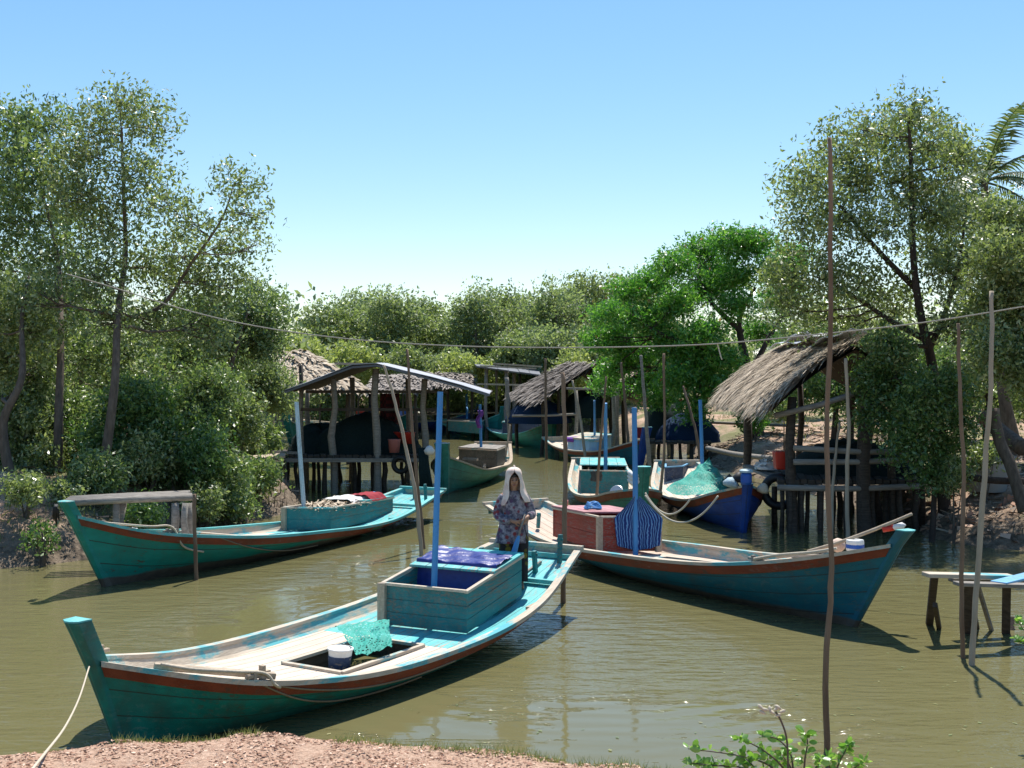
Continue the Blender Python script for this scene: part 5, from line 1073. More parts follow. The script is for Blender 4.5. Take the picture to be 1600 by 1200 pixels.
# hut 6: thatched stilt hut on the right bank
h6 = empty('thatched_hut', 'big shaggy thatched hut on stilts at right with loose tin sheets on its ridge', 'hut', W(1240, 830))
iv6 = h6.matrix_basis.inverted()
rn, rf, en, ef = P(1338, 541, 21.6), P(1228, 546, 25.5), P(1205, 634, 20.9), P(1128, 618, 25.0)
thatch_slope(h6, rn, rf, en, ef, 'thatch', 12000, 21, .42, .013, .15, bulge=.06)
thatch_slope(h6, rn, rf, P(1480, 640, 21.6), P(1360, 622, 25.5), 'thatch', 1600, 22, .62, .03)
for k, (a, b_, c_, d) in enumerate((((1228, 549), (1262, 532), 25.0, 24.0), ((1255, 543), (1300, 533), 24.2, 22.8), ((1290, 546), (1330, 529), 22.8, 21.8))):
    m = MB(); A0 = iv6 @ P(*a, c_); B0 = iv6 @ P(b_[0], b_[1], d); rows = []
    for i in range(9):
        u = i / 8; p = A0.lerp(B0, u); rows.append([p + Vector((.17 * (j - 2) * 1.0, .0, .17 - abs(j - 2) * .05 + .04 * math.sin(u * 7 + j + k * 2))) for j in range(5)])
    m.grid(rows); m.build('ridge_sheet', M['sheet_pale'], h6, solid=.012, smooth=True)
lst = []
for px, d, y1, r_ in ((1168, 25.0, 640, .10), (1238, 21.6, 620, .11), (1350, 21.4, 575, .16), (1250, 25.4, 600, .08), (1330, 25.4, 560, .09), (1395, 21.8, 600, .08), (1440, 22.2, 640, .08), (1440, 25, 640, .08)):
    q = P(px, 700, d); lst.append(((q.x, d, min(gz(q.x, d), 0) - .6), P(px, y1, d), r_))
posts(h6, lst, 'dark_wood', seed=11)
slab(h6, [P(1215, 757, 21.5), P(1450, 757, 21.5), P(1430, 732, 25.5), P(1200, 732, 25.5)], .09, 'dark_wood', 'platform', 20)
m = MB()
for a, b_ in (((1215, 762), (1440, 760)), ((1240, 700), (1440, 706)), ((1240, 722), (1450, 716)), ((1210, 650), (1350, 610))): m.tube([iv6 @ P(a[0], a[1], 21.3), iv6 @ P((a[0] + b_[0]) / 2, (a[1] + b_[1]) / 2 + 3, 21.3), iv6 @ P(b_[0], b_[1], 21.3)], .055, 7)
m.build('rail', M['grey_wood'], h6, smooth=True)
lst = []
for px, d in ((1222, 21.7), (1235, 21.5), (1252, 21.6), (1262, 22), (1283, 21.6), (1302, 22.5), (1325, 21.7), (1345, 21.5), (1362, 21.6), (1385, 22), (1405, 21.7), (1430, 21.8), (1230, 24.6), (1280, 24.8), (1330, 24.8), (1380, 24.6), (1250, 23.2), (1310, 23.4), (1370, 23.3), (1210, 23)):
    q = P(px, 760, d); lst.append(((q.x, d, min(gz(q.x, d), 0) - .5), q, rg.uniform(.05, .08)))
posts(h6, lst, 'dark_wood', 'stilt', 12)
m = MB(); 
for k in range(4): m.bar(P(1166 + 4 * k, 728 + 1 * k, 24 - .1 * k), P(1222 + 3 * k, 752 - 3 * k, 22 + .35 * k), .16, .05)
put('gangplank', m, 'grey_wood', 'grey gangplank sloping from the mud up to the thatched hut platform', 'gangplank')
heap_obj(P(1330, 748, 23.4), 1.3, 1.2, .7, 'net_heap', 'dark net pile on the platform of the thatched hut', 13)
q = P(1222, 733, 21.9); m = MB(); m.hexa([q + Vector(v) for v in ((-.13, -.13, 0), (.13, -.13, 0), (.13, .13, 0), (-.13, .13, 0))], [q + Vector(v) for v in ((-.16, -.16, .34), (.16, -.16, .34), (.16, .16, .34), (-.16, .16, .34))]); put('crate', m, 'red_plastic', 'bright red plastic tub on the corner of the thatched hut platform', 'tub', bevel=.03)
heap_obj(P(1197, 733, 23.2), .22, .2, .18, 'white_cloth', 'pale sack at the left edge of the thatched hut platform', 14, 'sack', 'sack')
# leaning trunks, roots and rubbish on the right bank
for k, (pts_, r0, lb) in enumerate([(((1552, 640, 20.2), (1562, 690, 20), (1580, 730, 19.8), (1600, 800, 19.6)), .10, 'dark bare trunk leaning down the mud bank at the right edge'), (((1105, 700, 34), (1140, 708, 33), (1175, 713, 31.5), (1205, 716, 30.5)), .07, 'weathered log lying on the mud behind the blue boat'), (((1500, 742, 20.4), (1545, 750, 20.2), (1600, 752, 20.0)), .06, 'thin fallen pole lying across the mud at the right edge'), (((1535, 650, 23), (1570, 680, 22.6), (1598, 700, 22)), .16, 'thick dark fallen trunk under the palm'), (((1110, 660, 40), (1180, 663, 39.5), (1262, 666, 38)), .05, 'long pole lying on the sunlit dirt beyond the thatched hut')]):
    m = MB(); m.tube(spline([P(*q) for q in pts_], 5), r0, 8); put('fallen_trunk', m, 'bark' if k in (0, 3) else 'bark_dark' if k == 2 else 'grey_wood', lb, 'log', smooth=True)
m = MB(); c0 = P(1540, 700, 22); m.lathe((c0.x, c0.y, gz(c0.x, c0.y)), [(.35, 0), (.42, .3), (.46, .62), (.40, .66), (.36, .5), (0, .4)], 18); put('water_jar', m, 'concrete', 'big grey cement jar standing on the bank among the right trees', 'jar', smooth=True)
rs = np.random.RandomState(9)
def scatter(n, x0, x1, y0, y1, size, mat, name, label, cat, asp, up=-.2, smin=.02, smax=99, dz=.02, big=.5):
    X = rs.uniform(x0, x1, n); Y = rs.uniform(y0, y1, n); s_ = sdist(X, Y); k = (s_ > smin) & (s_ < smax); X = X[k]; Y = Y[k]
    Z = ground_z(X, Y) + dz
    d = rs.randn(len(X), 3); d[:, 2] = np.abs(d[:, 2]) * up if up >= 0 else d[:, 2] * .25; d /= np.linalg.norm(d, axis=1)[:, None]
    C = np.stack([X, Y, Z], 1); q = rs.randn(len(X), 3); s1 = np.cross(d, q); s1 /= np.linalg.norm(s1, axis=1)[:, None]
    L = size * rs.uniform(.4, 1.6, len(X))[:, None]; wv_ = s1 * L * asp / 2; e = C + d * L if up >= 0 else C + d * L / 2; b_ = C if up >= 0 else C - d * L / 2
    V = np.stack([b_ - wv_, b_ + wv_, e + wv_ * .6, e - wv_ * .6], 1).reshape(-1, 3)
    return tag(np_mesh(name, V, np.arange(len(V)).reshape(-1, 4), M[mat]), label, cat, kind='stuff')
scatter(5200, 4.5, 13, 17.5, 40, .28, 'twig', 'debris', 'dry twigs and washed up rubbish strewn over the right mud bank', 'debris', .10)
scatter(2600, -13, -3.5, 15.5, 32, .24, 'twig', 'debris', 'dry twigs and roots scattered along the left mud bank', 'debris', .10)
scatter(900, 4.5, 12, 18, 26, .12, 'litter', 'rubbish', 'pale scraps of leaf and plastic on the right mud bank', 'rubbish', .7, smax=3)
scatter(15000, -14, -5.0, 15.5, 26, .10, 'grass', 'grass', 'short dry grass growing on the left bank', 'grass', .10, up=1.6, smin=.35, dz=-.01)
scatter(5000, 6, 20, 26, 60, .16, 'grass', 'grass', 'tufts of grass on the sunlit dirt behind the thatched hut', 'grass', .12, up=1.6, smin=2.5, dz=-.01)
scatter(14000, -7, 5, 56, 70, .35, 'grass', 'grass', 'pale grass along the far bank at the creek end', 'grass', .12, up=1.6, smin=.3, dz=-.02)
# upright breathing roots on the left mud
X = rs.uniform(-6.4, -3.8, 900); Y = rs.uniform(20, 29, 900); k = (sdist(X, Y) > -.25) & (sdist(X, Y) < 1.6); m = MB()
for x, y in zip(X[k], Y[k]):
    z = gz(x, y); h = rs.uniform(.08, .28); m.add([(x - .012, y, z - .02), (x + .012, y, z - .02), (x + rs.uniform(-.03, .03), y, z + h)], [(0, 1, 2)]); m.add([(x, y - .012, z - .02), (x, y + .012, z - .02), (x, y, z + h)], [(0, 1, 2)])
tag(put('root_spikes', m, 'twig', 'mass of thin mangrove root spikes standing in the left mud', 'roots'), kind='stuff')
# foreground bank: leaf litter, grass fringe
n = 26000; X = rs.uniform(-3.2, 1.4, n); Y = rs.uniform(3.9, 4.95, n); lip = np.interp(X, LIPX, LIPY); k = Y < lip + .05; X = X[k]; Y = Y[k]; Z = ground_z(X, Y) + .003
V, F = leaf_arrays(np.stack([X, Y, Z], 1), .017, .6, rs, 0); V[:, 2] = np.repeat(Z, 4) + (V[:, 2] - np.repeat(Z, 4)) * .35
tag(np_mesh('leaf_litter', V, F, M['litter']), 'reddish chips and dry leaf litter covering the near dirt bank', 'leaf litter', kind='stuff')
n = 3600; X = rs.uniform(-3.0, 1.0, n); X = X[(vnoise(X, X * 0, 2.3, 14) > -.12)]; Y = np.interp(X, LIPX, LIPY) + rs.uniform(-.04, .10, len(X)); Z = ground_z(X, Y) - .004
d = rs.randn(len(X), 3) * .45; d[:, 2] = 1; d *= rs.uniform(.012, .04, len(X))[:, None]; C = np.stack([X, Y, Z], 1); wd = np.stack([np.full(len(X), .0014), X * 0, X * 0], 1)
V = np.stack([C - wd, C + wd, C + d + wd * .2, C + d - wd * .2], 1).reshape(-1, 3)
tag(np_mesh('grass_fringe', V, np.arange(len(V)).reshape(-1, 4), M['grass']), 'thin fringe of grass along the lip of the near dirt bank', 'grass', kind='stuff')
# log bench at the left bank
lb_ = empty('log_bench', 'weathered log landing stage on short posts behind the bow of the left boat', 'landing stage', W(200, 850))
ivb = lb_.matrix_basis.inverted(); m = MB()
for k in range(4): m.tube([ivb @ P(100 + 3 * k, 786 - 2 * k, 17.4 + .14 * k), ivb @ P(200, 781 - 2 * k, 17.6 + .14 * k), ivb @ P(300 + rg.uniform(-6, 4), 777 - 2 * k, 17.9 + .14 * k)], .05, 8)
m.build('log_top', M['grey_wood'], lb_, smooth=True)
posts(lb_, [((P(px, 790, d).x, d, -.3), P(px, 786, d), .07) for px, d in ((182, 17.7), (193, 17.9), (274, 17.8), (296, 18.0), (290, 17.7))], 'grey_wood', seed=20)
# small dock at right
dc = empty('small_dock', 'small broken plank dock standing in the water at the right edge', 'dock', W(1500, 965))
ivd = dc.matrix_basis.inverted()
def plk(nm, a, b_, w_, h_, mat): m = MB(); m.bar(ivd @ a, ivd @ b_, w_, h_); return m.build(nm, M[mat], dc, bevel=.006)
plk('plank', P(1446, 898, 13.0), P(1581, 901, 13.2), .17, .045, 'gun_wood'); plk('plank', P(1486, 906, 13.25), P(1600, 908, 13.45), .12, .045, 'grey_wood'); plk('plank', P(1494, 912, 12.6), P(1640, 916, 12.8), .14, .04, 'grey_wood'); plk('plank', P(1560, 911, 12.7), P(1612, 898, 13.3), .18, .03, 'pale_blue')
def W0(px, py): q = W(px, py); q.z = -.3; return q
plk('leg', W0(1449, 966), P(1460, 900, 13.1), .08, .09, 'dark_wood'); plk('leg', W0(1571, 985), P(1573, 908, 13.1), .09, .09, 'dark_wood'); plk('leg', W0(1580, 990), W(1580, 965, .12), .07, .07, 'dark_wood')
plk('brace', W0(1472, 968), P(1461, 945, 13.1), .05, .06, 'dark_wood'); plk('brace', W0(1560, 980), P(1528, 915, 13.2), .04, .05, 'grey_wood'); plk('brace', W0(1513, 985), P(1514, 912, 13.0), .10, .03, 'dark_wood'); plk('brace', W0(1533, 972), P(1518, 930, 13.1), .04, .04, 'dark_wood')
# ------------------------------------------------------------------ poles standing in the water
def pole(pts, r0, r1, mat, label, zb=-.4, node=True):
    p = [Vector(q) for q in pts]; b0 = p[0].copy(); b0.z = min(b0.z, zb if b0.z < .02 else b0.z); p[0] = b0
    s_ = spline(p, 6); rr = random.Random(len(label)); k = len(s_) - 1
    root = tag(bpy.data.objects.new('pole', None), label, 'pole', 'bare wooden poles stuck upright in the creek'); bpy.data.objects.remove(root)
    m = MB(); rad = [lerp(r0, r1, i / k) * (1 + rr.uniform(-.07, .07)) for i in range(k + 1)]
    q = [v + Vector((rr.uniform(-1, 1), rr.uniform(-1, 1), 0)) * r0 * .22 for v in s_]; m.tube([v - b0 for v in q], rad, 8)
    o = put('pole', m, mat, label, 'pole', 'bare wooden poles stuck upright in the creek', smooth=True); o.location = b0; return o
w0 = W(1293, 1172)
def pw(px, py, *up):                       # base on the water, the rest straight above with the picture lean
    b0 = W(px, py); return [b0] + [P(x, y, b0.y + dy) for x, y, dy in up]
pole(pw(1293, 1172, (1291, 1040, 0), (1299, 890, 0), (1292, 700, .02), (1298, 480, 0), (1296, 215, 0)), .026, .018, 'pole_wood', 'tallest brown pole, rising in front of the right bow above the leafy sprigs')
pole(pw(1506, 1028, (1502, 900, 0), (1506, 750, .1), (1500, 620, .1), (1497, 505, .1)), .026, .018, 'pole_wood', 'reddish pole at the right edge crossing the small dock')
pole(pw(1513, 1040, (1527, 900, .1), (1540, 720, .2), (1549, 580, .2), (1549, 455, .3)), .032, .022, 'pole_pale', 'pale leaning pole at the right edge beside the reddish one')
pole(pw(880, 942, (882, 820, 0), (883, 700, 0), (879, 582, 0)), .034, .026, 'pole_wood', 'grey-brown pole right of the woman at the stern of the nearest boat')
pole(pw(662, 868, (650, 780, .1), (632, 690, .2), (615, 620, .3), (599, 570, .3)), .034, .02, 'pole_pale', 'pale pole leaning left, in front of the open shed roof')
pole(pw(666, 858, (655, 780, .1), (645, 680, .1), (636, 545, .2)), .030, .02, 'pole_wood', 'darker straight pole just right of the left-leaning one')
pole(pw(307, 906, (305, 850, 0), (303, 772, 0)), .03, .026, 'pole_wood', 'short pole holding the left boat at the middle of its near side')
pole(pw(1326, 850, (1323, 760, .1), (1326, 660, .1), (1321, 560, .1)), .04, .03, 'pole_pale', 'pale pole in front of the thatched hut, right of the tallest pole')
pole(pw(1297, 842, (1303, 740, .3), (1312, 660, .6)), .035, .022, 'pole_pale', 'thin pole leaning right under the thatched hut')
pole([Fb.world(Fb.at(1039, 777, .35)) - Vector((.12, 0, .1)), P(1038, 700, 24.5), P(1037, 552, 24.6)], .035, .025, 'pole_wood', 'pole standing at the side of the deep blue boat')
pole([Eb.world(Eb.at(932, 781, .25)) , P(938, 690, 24.6), P(947, 588, 24.6)], .034, .02, 'pole_wood', 'reddish pole rising from the side of the green boat')
pole(pw(1017, 742, (1012, 690, 0), (1007, 620, 0), (1001, 555, 0)), .06, .04, 'grey_wood', 'knotty grey pole between the green and the blue boat')
pole(pw(854, 718, (853, 640, 0), (852, 560, 0)), .05, .035, 'pole_wood', 'thin pole beside the bow of the boat with the navy box')
pole(pw(985, 730, (980, 670, 0), (975, 610, 0), (970, 566, 0)), .05, .035, 'pole_wood', 'thin pole just left of the knotty grey pole')
pole(pw(1100, 742, (1090, 690, .3), (1078, 640, .6), (1067, 603, .9)), .05, .03, 'pole_wood', 'pole leaning left behind the deep blue boat')
pole(pw(918, 728, (908, 660, .2), (894, 594, .4)), .05, .03, 'pole_pale', 'pale pole leaning left over the small lidded box')
pole(pw(797, 704, (795, 650, 0), (792, 590, 0)), .10, .07, 'grey_wood', 'thick grey mooring post behind the dark green boat')
rope('line_across', [P(104, 428, 20.2), P(180, 450, 20), P(300, 487, 19.6), P(420, 513, 19.2), P(560, 531, 18.8), P(700, 540, 18.3), P(840, 543, 17.9), P(980, 542, 17.4), P(1120, 537, 17), P(1293, 521, 16.4), P(1450, 503, 15.9), P(1600, 479, 15.4), P(1720, 458, 15)], .0105, 'rope_line', 'long pale washing line strung across the creek from the left trees', 6, cat='line')
rope('string', [P(1121, 537, 17), P(1123, 545, 17.02), P(1126, 556, 17), P(1128, 562, 17)], .009, 'rope_pale', 'short end of string dangling from the line across the creek', cat='string')
# ------------------------------------------------------------------ floating specks
X = rs.uniform(-3, 6, 520); Y = 4.9 + rs.rand(520) ** 1.4 * 13; C = np.stack([X, Y, np.full(520, .006)], 1); V, F = leaf_arrays(C, .045, .6, rs, 0); V[:, 2] = .006
k = sdist(X, Y) < -.1; kk = np.repeat(k, 4); V = V[kk]; tag(np_mesh('floating_leaves', V, np.arange(len(V)).reshape(-1, 4), M['grass']), 'small yellow leaves floating on the brown water', 'leaves', kind='stuff')
# ------------------------------------------------------------------ near sprigs at the bottom edge
def sprig(label, base, stems, seed, leaf=.034):
    rg = random.Random(seed); root = empty('shrub', label, 'shrub', base); m = MB(); LV = MB(); b0 = Vector(base)
    for st in stems:
        pts = spline([Vector(q) - b0 for q in st], 6); k = len(pts); m.tube(pts, [.0045 * (1 - .6 * i / k) for i in range(k)], 5)
        for i, p in enumerate(pts):
            if i < k * .25: continue
            for _ in range(2 if i < k - 2 else 4):
                d = Vector((rg.gauss(0, 1), rg.gauss(0, .8), abs(rg.gauss(.3, .6)))).normalized(); L = leaf * rg.uniform(.7, 1.3); s_ = d.cross(Vector((rg.gauss(0, 1), rg.gauss(0, 1), rg.gauss(0, 1)))).normalized(); nn = d.cross(s_)
                c = p + d * .006; row = []
                for f, w_ in ((0, .05), (.25, .36), (.5, .46), (.75, .36), (.94, .14), (1, .02)): 
                    q = c + d * L * f - Vector((0, 0, .12 * L * f * f)); row.append([q - s_ * L * w_ * .62, q - nn * L * .05, q + s_ * L * w_ * .62])
                LV.grid(row)
    m.build('stem', M['bark'], root, smooth=True); LV.build('foliage', M['leaf_bush'], root, smooth=True); return root
b1 = P(1240, 1225, 4.35); ds = 4.45
sprig('leafy green shrub at the bottom edge left of the tallest pole', b1, [
    [P(1235, 1225, ds), P(1200, 1195, ds), P(1150, 1180, ds), P(1075, 1170, ds)], [P(1240, 1225, ds), P(1215, 1190, ds), P(1180, 1165, ds), P(1155, 1155, ds)], [P(1240, 1225, ds), P(1236, 1180, ds), P(1215, 1155, ds), P(1190, 1150, ds)],
    [P(1255, 1225, ds), P(1258, 1185, ds), P(1262, 1160, ds), P(1258, 1146, ds)], [P(1200, 1225, ds), P(1160, 1200, ds), P(1110, 1196, ds), P(1080, 1192, ds)], [P(1245, 1225, ds), P(1235, 1198, ds), P(1222, 1180, ds)], [P(1200, 1225, ds), P(1180, 1200, ds), P(1165, 1185, ds)], [P(1150, 1225, ds), P(1130, 1208, ds), P(1095, 1200, ds)], [P(1270, 1225, 4.5), P(1275, 1200, 4.5), P(1282, 1186, 4.5)], [P(1220, 1225, 4.6), P(1205, 1200, 4.6), P(1196, 1176, 4.6)]], 3)
sprig('small leafy sprig at the bottom edge right of the tallest pole', P(1310, 1228, 4.5), [
    [P(1300, 1225, 4.6), P(1310, 1195, 4.6), P(1320, 1175, 4.6), P(1325, 1163, 4.6)], [P(1310, 1225, 4.6), P(1335, 1200, 4.6), P(1350, 1190, 4.6)], [P(1300, 1225, 4.6), P(1296, 1200, 4.6), P(1294, 1185, 4.6)]], 5)
root = empty('dry_stalk', 'dry seed head on a thin stalk above the near shrub', 'stalk', P(1232, 1225, 4.4)); ivs = root.matrix_basis.inverted()
m = MB(); m.tube([ivs @ p for p in spline([P(1232, 1225, 4.4), P(1230, 1160, 4.4), P(1222, 1130, 4.4), P(1212, 1112, 4.4)], 5)], .004, 5); m.build('stem', M['bark'], root, smooth=True)
m = MB()
for px, py in ((1190, 1106), (1197, 1109), (1203, 1110), (1212, 1108), (1217, 1106), (1221, 1112), (1208, 1114), (1193, 1114), (1214, 1118)): m.lathe(ivs @ P(px, py, 4.4), [(0, -.012), (.006, 0), (.007, .01), (0, .02)], 7, (rg.uniform(-1, 1), .3, rg.uniform(-.3, .6)))
m.build('seed_head', M['rope'], root, smooth=True)
sprig('few leaves of a sprig at the right edge above the water', P(1618, 1010, 9.5), [[P(1618, 1010, 9.5), P(1600, 985, 9.5), P(1590, 968, 9.5)], [P(1618, 1010, 9.5), P(1598, 1005, 9.5), P(1588, 998, 9.5)]], 9, .05)
# ------------------------------------------------------------------ the woman
def skin_mesh(name, mat, parent, nodes, edges, sub=2, root=0):
    me = bpy.data.meshes.new(name); me.from_pydata([n[0] for n in nodes], edges, []); o = bpy.data.objects.new(name, me); sc.collection.objects.link(o)
    o.modifiers.new('k', 'SKIN'); lay = me.skin_vertices[0] if me.skin_vertices else None
    if lay is None:
        bm = bmesh.new(); bm.from_mesh(me); bm.verts.layers.skin.verify(); bm.to_mesh(me); bm.free(); lay = me.skin_vertices[0]
    for i, n in enumerate(nodes):
        r_ = n[1]; lay.data[i].radius = r_ if isinstance(r_, tuple) else (r_, r_); lay.data[i].use_root = (i == root)
    o.modifiers['k'].use_smooth_shade = True; m_ = o.modifiers.new('u', 'SUBSURF'); m_.levels = sub; m_.render_levels = sub
    me.materials.append(mat); o.parent = parent; return o
wloc = A.at(800, 900, .4); wy = 13.9; wx = 0.02
rel = Vector((wx, wy, 0)) - A.pos; lx = rel.dot(A.u); deckz = A.s(lx / A.L) - lerp(.10, .13, (lx / A.L - .008) / .432)
HT = (3 - (733 - 575) / 1850 * wy - deckz); wsc = HT / 1.60
wm = empty('person', 'woman in a pale headscarf and floral blouse standing at the stern of the nearest boat', 'person', (wx, wy, deckz)); wm.scale = (wsc,) * 3; wm.rotation_euler = (0, 0, R(6))
N_ = []; E_ = []
def nd(p, r_, par=None):
    N_.append((tuple(p), r_)); k = len(N_) - 1
    if par is not None: E_.append((par, k))
    return k
pel = nd((0, 0, .86), (.13, .10)); sp = nd((0, .01, 1.02), (.115, .085), pel); chs = nd((0, .01, 1.17), (.13, .09), sp); nk0 = nd((0, 0, 1.285), (.055, .055), chs); nk = nd((0, -.01, 1.335), (.045, .048), nk0)
hd0 = nd((0, -.03, 1.395), (.060, .070), nk); hd1 = nd((0, -.025, 1.46), (.074, .088), hd0); hd2 = nd((0, -.01, 1.525), (.062, .072), hd1)
ns = nd((0, -.118, 1.435), (.011, .010), hd1)
for sg in (-1, 1):
    h_ = nd((sg * .085, 0, .80), .088, pel); kn = nd((sg * .095, -.03, .46), .056, h_); an = nd((sg * .10, .01, .09), .036, kn); nd((sg * .105, -.06, .045), (.036, .028), an); nd((sg * .115, -.14, .03), (.036, .018), len(N_) - 1)
def hand(wr, palm_dir, side_dir, curl, par, up):
    pd = Vector(palm_dir).normalized(); sdv = Vector(side_dir).normalized(); cu = Vector(curl).normalized(); wr = Vector(wr)
    pm = nd(wr + pd * .045, (.030, .016), par)
    for k, (off, L) in enumerate(((-.026, .056), (-.009, .066), (.009, .062), (.026, .050))):
        a = nd(wr + pd * .085 + sdv * off, .0095, pm); b_ = nd(wr + pd * (.085 + L * .40) + sdv * off * 1.1 + cu * L * .25, .0085, a); nd(wr + pd * (.085 + L * .45) + sdv * off * 1.15 + cu * L * .75, .0075, b_)
    t0 = nd(wr + pd * .035 - sdv * .036, .0105, pm); t1 = nd(wr + pd * .062 - sdv * .055 + cu * .012, .0095, t0); nd(wr + pd * .085 - sdv * .058 + cu * .030, .008, t1)
shR = nd((-.15, .01, 1.235), .055, chs); elR = nd((-.215, -.04, .985), .038, shR); wrR = nd((-.03, -.205, .925), .024, elR)
shL = nd((.15, .01, 1.235), .055, chs); elL = nd((.235, -.01, .985), .038, shL); wrL = nd((.165, -.20, .985), .024, elL)
hand((-.03, -.205, .925), (1, -.15, -.1), (0, -.2, 1), (.2, .9, 0), wrR, 0); hand((.165, -.20, .985), (-.55, -.35, -.55), (-.6, 0, .6), (-.3, .8, -.3), wrL, 0)
t_ = NT('skin_tone'); t_.col(t_.mix(t_.noise(8, 4, t_.tex()), (.30, .155, .095), (.38, .21, .135))); M['skin'] = t_.done(.5, .4)
body = skin_mesh('body', M['skin'], wm, N_, E_)
def small(nm, c, r_, mat, sx=(1, 1, 1)):
    m = MB(); rows = [[Vector(c) + Vector((r_ * math.sin(th) * math.cos(ph) * sx[0], r_ * math.sin(th) * math.sin(ph) * sx[1], r_ * math.cos(th) * sx[2])) for ph in [2 * PI * k / 12 for k in range(12)]] for th in [PI * k / 8 for k in range(9)]]
    m.grid(rows, closev=True); return m.build(nm, mat, body, smooth=True)
M['dark_eye'] = m_plain('dark_eye', (.015, .01, .008), .3, .1); M['lip'] = m_plain('lip', (.26, .07, .055), .5, .1)
for sg in (-1, 1):
    small('eye', (sg * .028, -.104, 1.462), .0125, M['dark_eye'], (1.2, .5, .6)); small('eyebrow', (sg * .029, -.104, 1.487), .018, M['dark_eye'], (1.2, .35, .2)); small('ear', (sg * .072, -.02, 1.445), .022, M['skin'], (.4, .7, 1.2))
small('mouth', (0, -.102, 1.395), .020, M['lip'], (1.1, .4, .35)); small('hair', (0, -.022, 1.515), .073, M['dark_eye'], (.95, 1.05, .60))
t_ = NT('floral_blouse'); vv = t_.tex('Object', (1, 1, 1)); vo = t_.n('ShaderNodeTexVoronoi'); vo.inputs['Scale'].default_value = 12; t_.l(vv, vo.inputs['Vector'])
c_ = t_.mix(t_.ramp(t_.noise(9, 5, vv, .7), [(.40, 0.0), (.58, 1.0)]), (.36, .33, .35), (.075, .065, .09)); sp_ = t_.ramp(vo.outputs['Distance'], [(.26, 1.0), (.36, 0.0)])
t_.col(t_.mix(sp_, c_, t_.ramp(vo.outputs['Color'], [(.3, (.22, .04, .04)), (.6, (.10, .06, .11))]))); t_.bump(t_.noise(14, 4, vv), .6, .01); M['blouse'] = t_.done(.85, .2)
t_ = NT('floral_trousers'); vv = t_.tex('Object', (1, 1, 1)); vo = t_.n('ShaderNodeTexVoronoi'); vo.inputs['Scale'].default_value = 9; t_.l(vv, vo.inputs['Vector'])
t_.col(t_.mix(t_.ramp(vo.outputs['Distance'], [(.28, 1.0), (.42, 0.0)]), (.022, .020, .022), (.15, .12, .02))); M['trousers'] = t_.done(.85, .2)
def loft(m, rings, n=28, wob=0, seed=0):
    rr = random.Random(seed); ph = rr.uniform(0, 6); rows = []
    for k, (x, y, z, rx, ry) in enumerate(rings):
        rows.append([Vector((x + rx * math.cos(a) * (1 + wob * math.sin(a * 7 + ph + z * 9)), y + ry * math.sin(a) * (1 + wob * math.sin(a * 6 + ph + z * 7)), z)) for a in [2 * PI * i / n for i in range(n)]])
    m.grid(rows, closev=True)
m = MB(); loft(m, [(-.03, -.005, .62, .225, .165), (-.02, -.01, .74, .215, .16), (-.005, -.01, .86, .195, .145), (0, -.005, .98, .18, .13), (0, 0, 1.10, .175, .125), (0, .01, 1.19, .172, .115), (0, .01, 1.25, .145, .09), (0, .005, 1.29, .085, .07), (0, 0, 1.315, .058, .056)], wob=.05, seed=3)
for pts, rr in (([(-.13, .01, 1.245), (-.185, -.01, 1.14), (-.222, -.04, 1.0), (-.16, -.12, .95), (-.07, -.195, .93)], [.066, .066, .064, .058, .052]), ([(.13, .01, 1.245), (.195, .0, 1.14), (.242, -.01, 1.0), (.215, -.10, .985), (.18, -.175, .985)], [.066, .066, .064, .058, .050])):
    sps = spline(pts, 4); m.tube(sps, [float(np.interp(i / (len(sps) - 1) * 4, range(5), rr)) for i in range(len(sps))], 14)
m.build('blouse', M['blouse'], wm, smooth=True, sub=1)
m = MB(); loft(m, [(0, .0, .94, .15, .11), (0, .0, .84, .175, .135), (0, 0, .74, .185, .135), (0, 0, .66, .18, .125)], wob=.03)
for sg in (-1, 1): loft(m, [(sg * .085, 0, .80, .10, .12), (sg * .092, -.01, .66, .105, .115), (sg * .10, -.02, .46, .095, .10), (sg * .102, -.0, .24, .088, .09), (sg * .104, .005, .10, .085, .085)], wob=.06, seed=sg + 2)
m.build('trousers', M['trousers'], wm, smooth=True)
t_ = NT('headscarf'); vv = t_.tex('Object', (1, 1, 1)); t_.col(t_.mix(t_.ramp(t_.noise(7, 5, vv), [(.45, 0.0), (.62, .8)]), (.76, .62, .53), (.58, .36, .28))); t_.bump(t_.noise(6, 4, vv), .5, .02); M['scarf'] = t_.done(.85, .2)
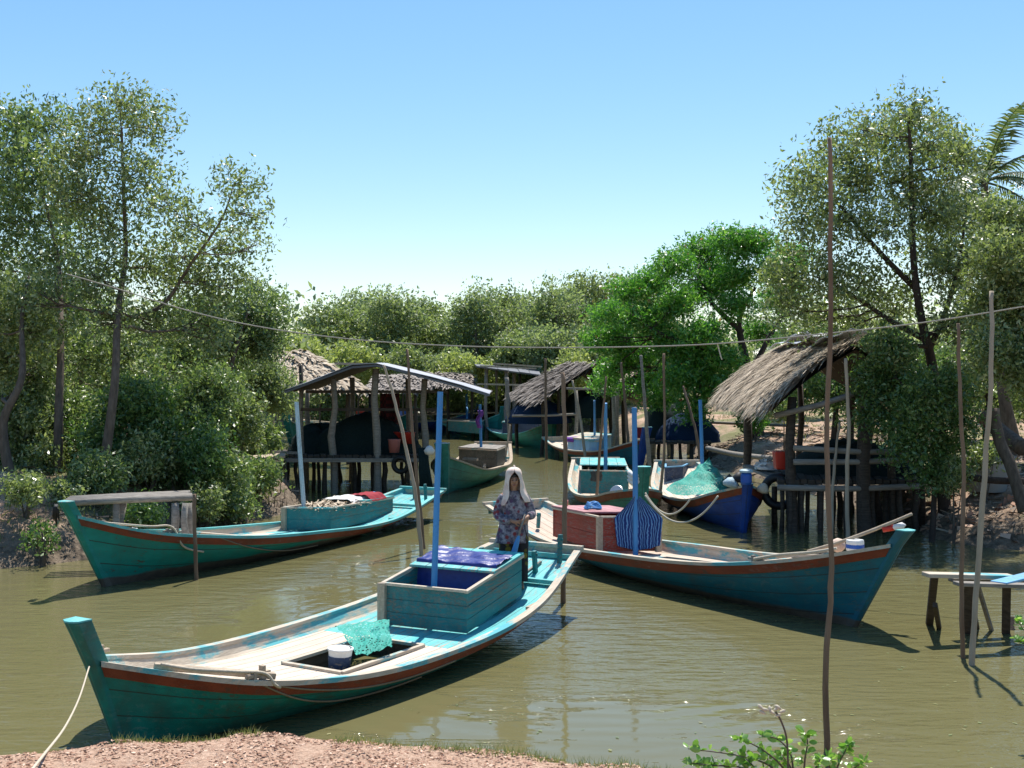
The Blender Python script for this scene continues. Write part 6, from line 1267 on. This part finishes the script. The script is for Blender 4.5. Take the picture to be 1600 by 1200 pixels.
prof_ = [(.0, 1.628, 0), (.055, 1.622, 0), (.095, 1.60, 0), (.112, 1.562, 1), (.117, 1.532, 24), (.122, 1.47, 38), (.122, 1.41, 36), (.130, 1.35, 32), (.150, 1.29, 26), (.182, 1.23, 30), (.20, 1.16, 40)]
rows = []
for j, (r_, z, op) in enumerate(prof_):
    row = []
    for i in range(41):
        f = i / 40; a = R(-90 + op) + f * (2 * PI - 2 * R(op)); fl = 1 + (.045 * math.sin(a * 9 + z * 20) + .03 * math.sin(a * 17 + 2)) * (j > 3) + .012 * math.sin(a * 6 + z * 30); sidex = 1.0 + (.10 if math.cos(a) > 0 and j > 5 else 0)
        front = Vector((r_ * math.cos(a) * fl * sidex * (.92 if j < 6 else 1), -.012 + r_ * math.sin(a) * fl * (.98 if j < 7 else .75), z - (.05 * max(0, -math.cos(a)) if j >= 8 else 0)))
        row.append(front)
    rows.append(row)
m = MB(); m.grid(rows); m.build('headscarf', M['scarf'], wm, smooth=True, solid=.008, sub=1)
m = MB(); m.tube([(0, -.03, 1.6), (.01, -.01, 1.64), (.0, .0, 1.655)], [.02, .012, .004], 7); m.build('scarf_knot', M['scarf'], wm, smooth=True)
Mw = wm.matrix_basis
def wp(p): return Mw @ Vector(p)
Mw = Matrix.LocRotScale(wm.location, wm.rotation_euler, wm.scale)
m = MB(); m.tube([wp((.13, -.235, 1.02)), wp((.075, -.235, .86)), wp((.02, -.235, .66))], .011, 8); pdl = put('paddle', m, 'grey_wood', 'thin handled paddle with a blue blade held by the woman in front of her', 'paddle', smooth=True)
m = MB(); loft(m, [tuple(wp((.045, -.235, .74))) + (.014, .012), tuple(wp((.02, -.235, .66))) + (.030, .016), tuple(wp((-.02, -.235, .52))) + (.036, .014), tuple(wp((-.07, -.235, .34))) + (.034, .012), tuple(wp((-.10, -.235, .24))) + (.02, .010)], 14); m.build('blade', M['mast_blue'], pdl, smooth=True)
# ------------------------------------------------------------------ design units to metres
for o in list(bpy.data.objects):
    if o.parent is None and o.type in {'MESH', 'EMPTY', 'CAMERA'}:
        o.location = o.location * SC
        if o.type != 'CAMERA': o.scale = o.scale * SC
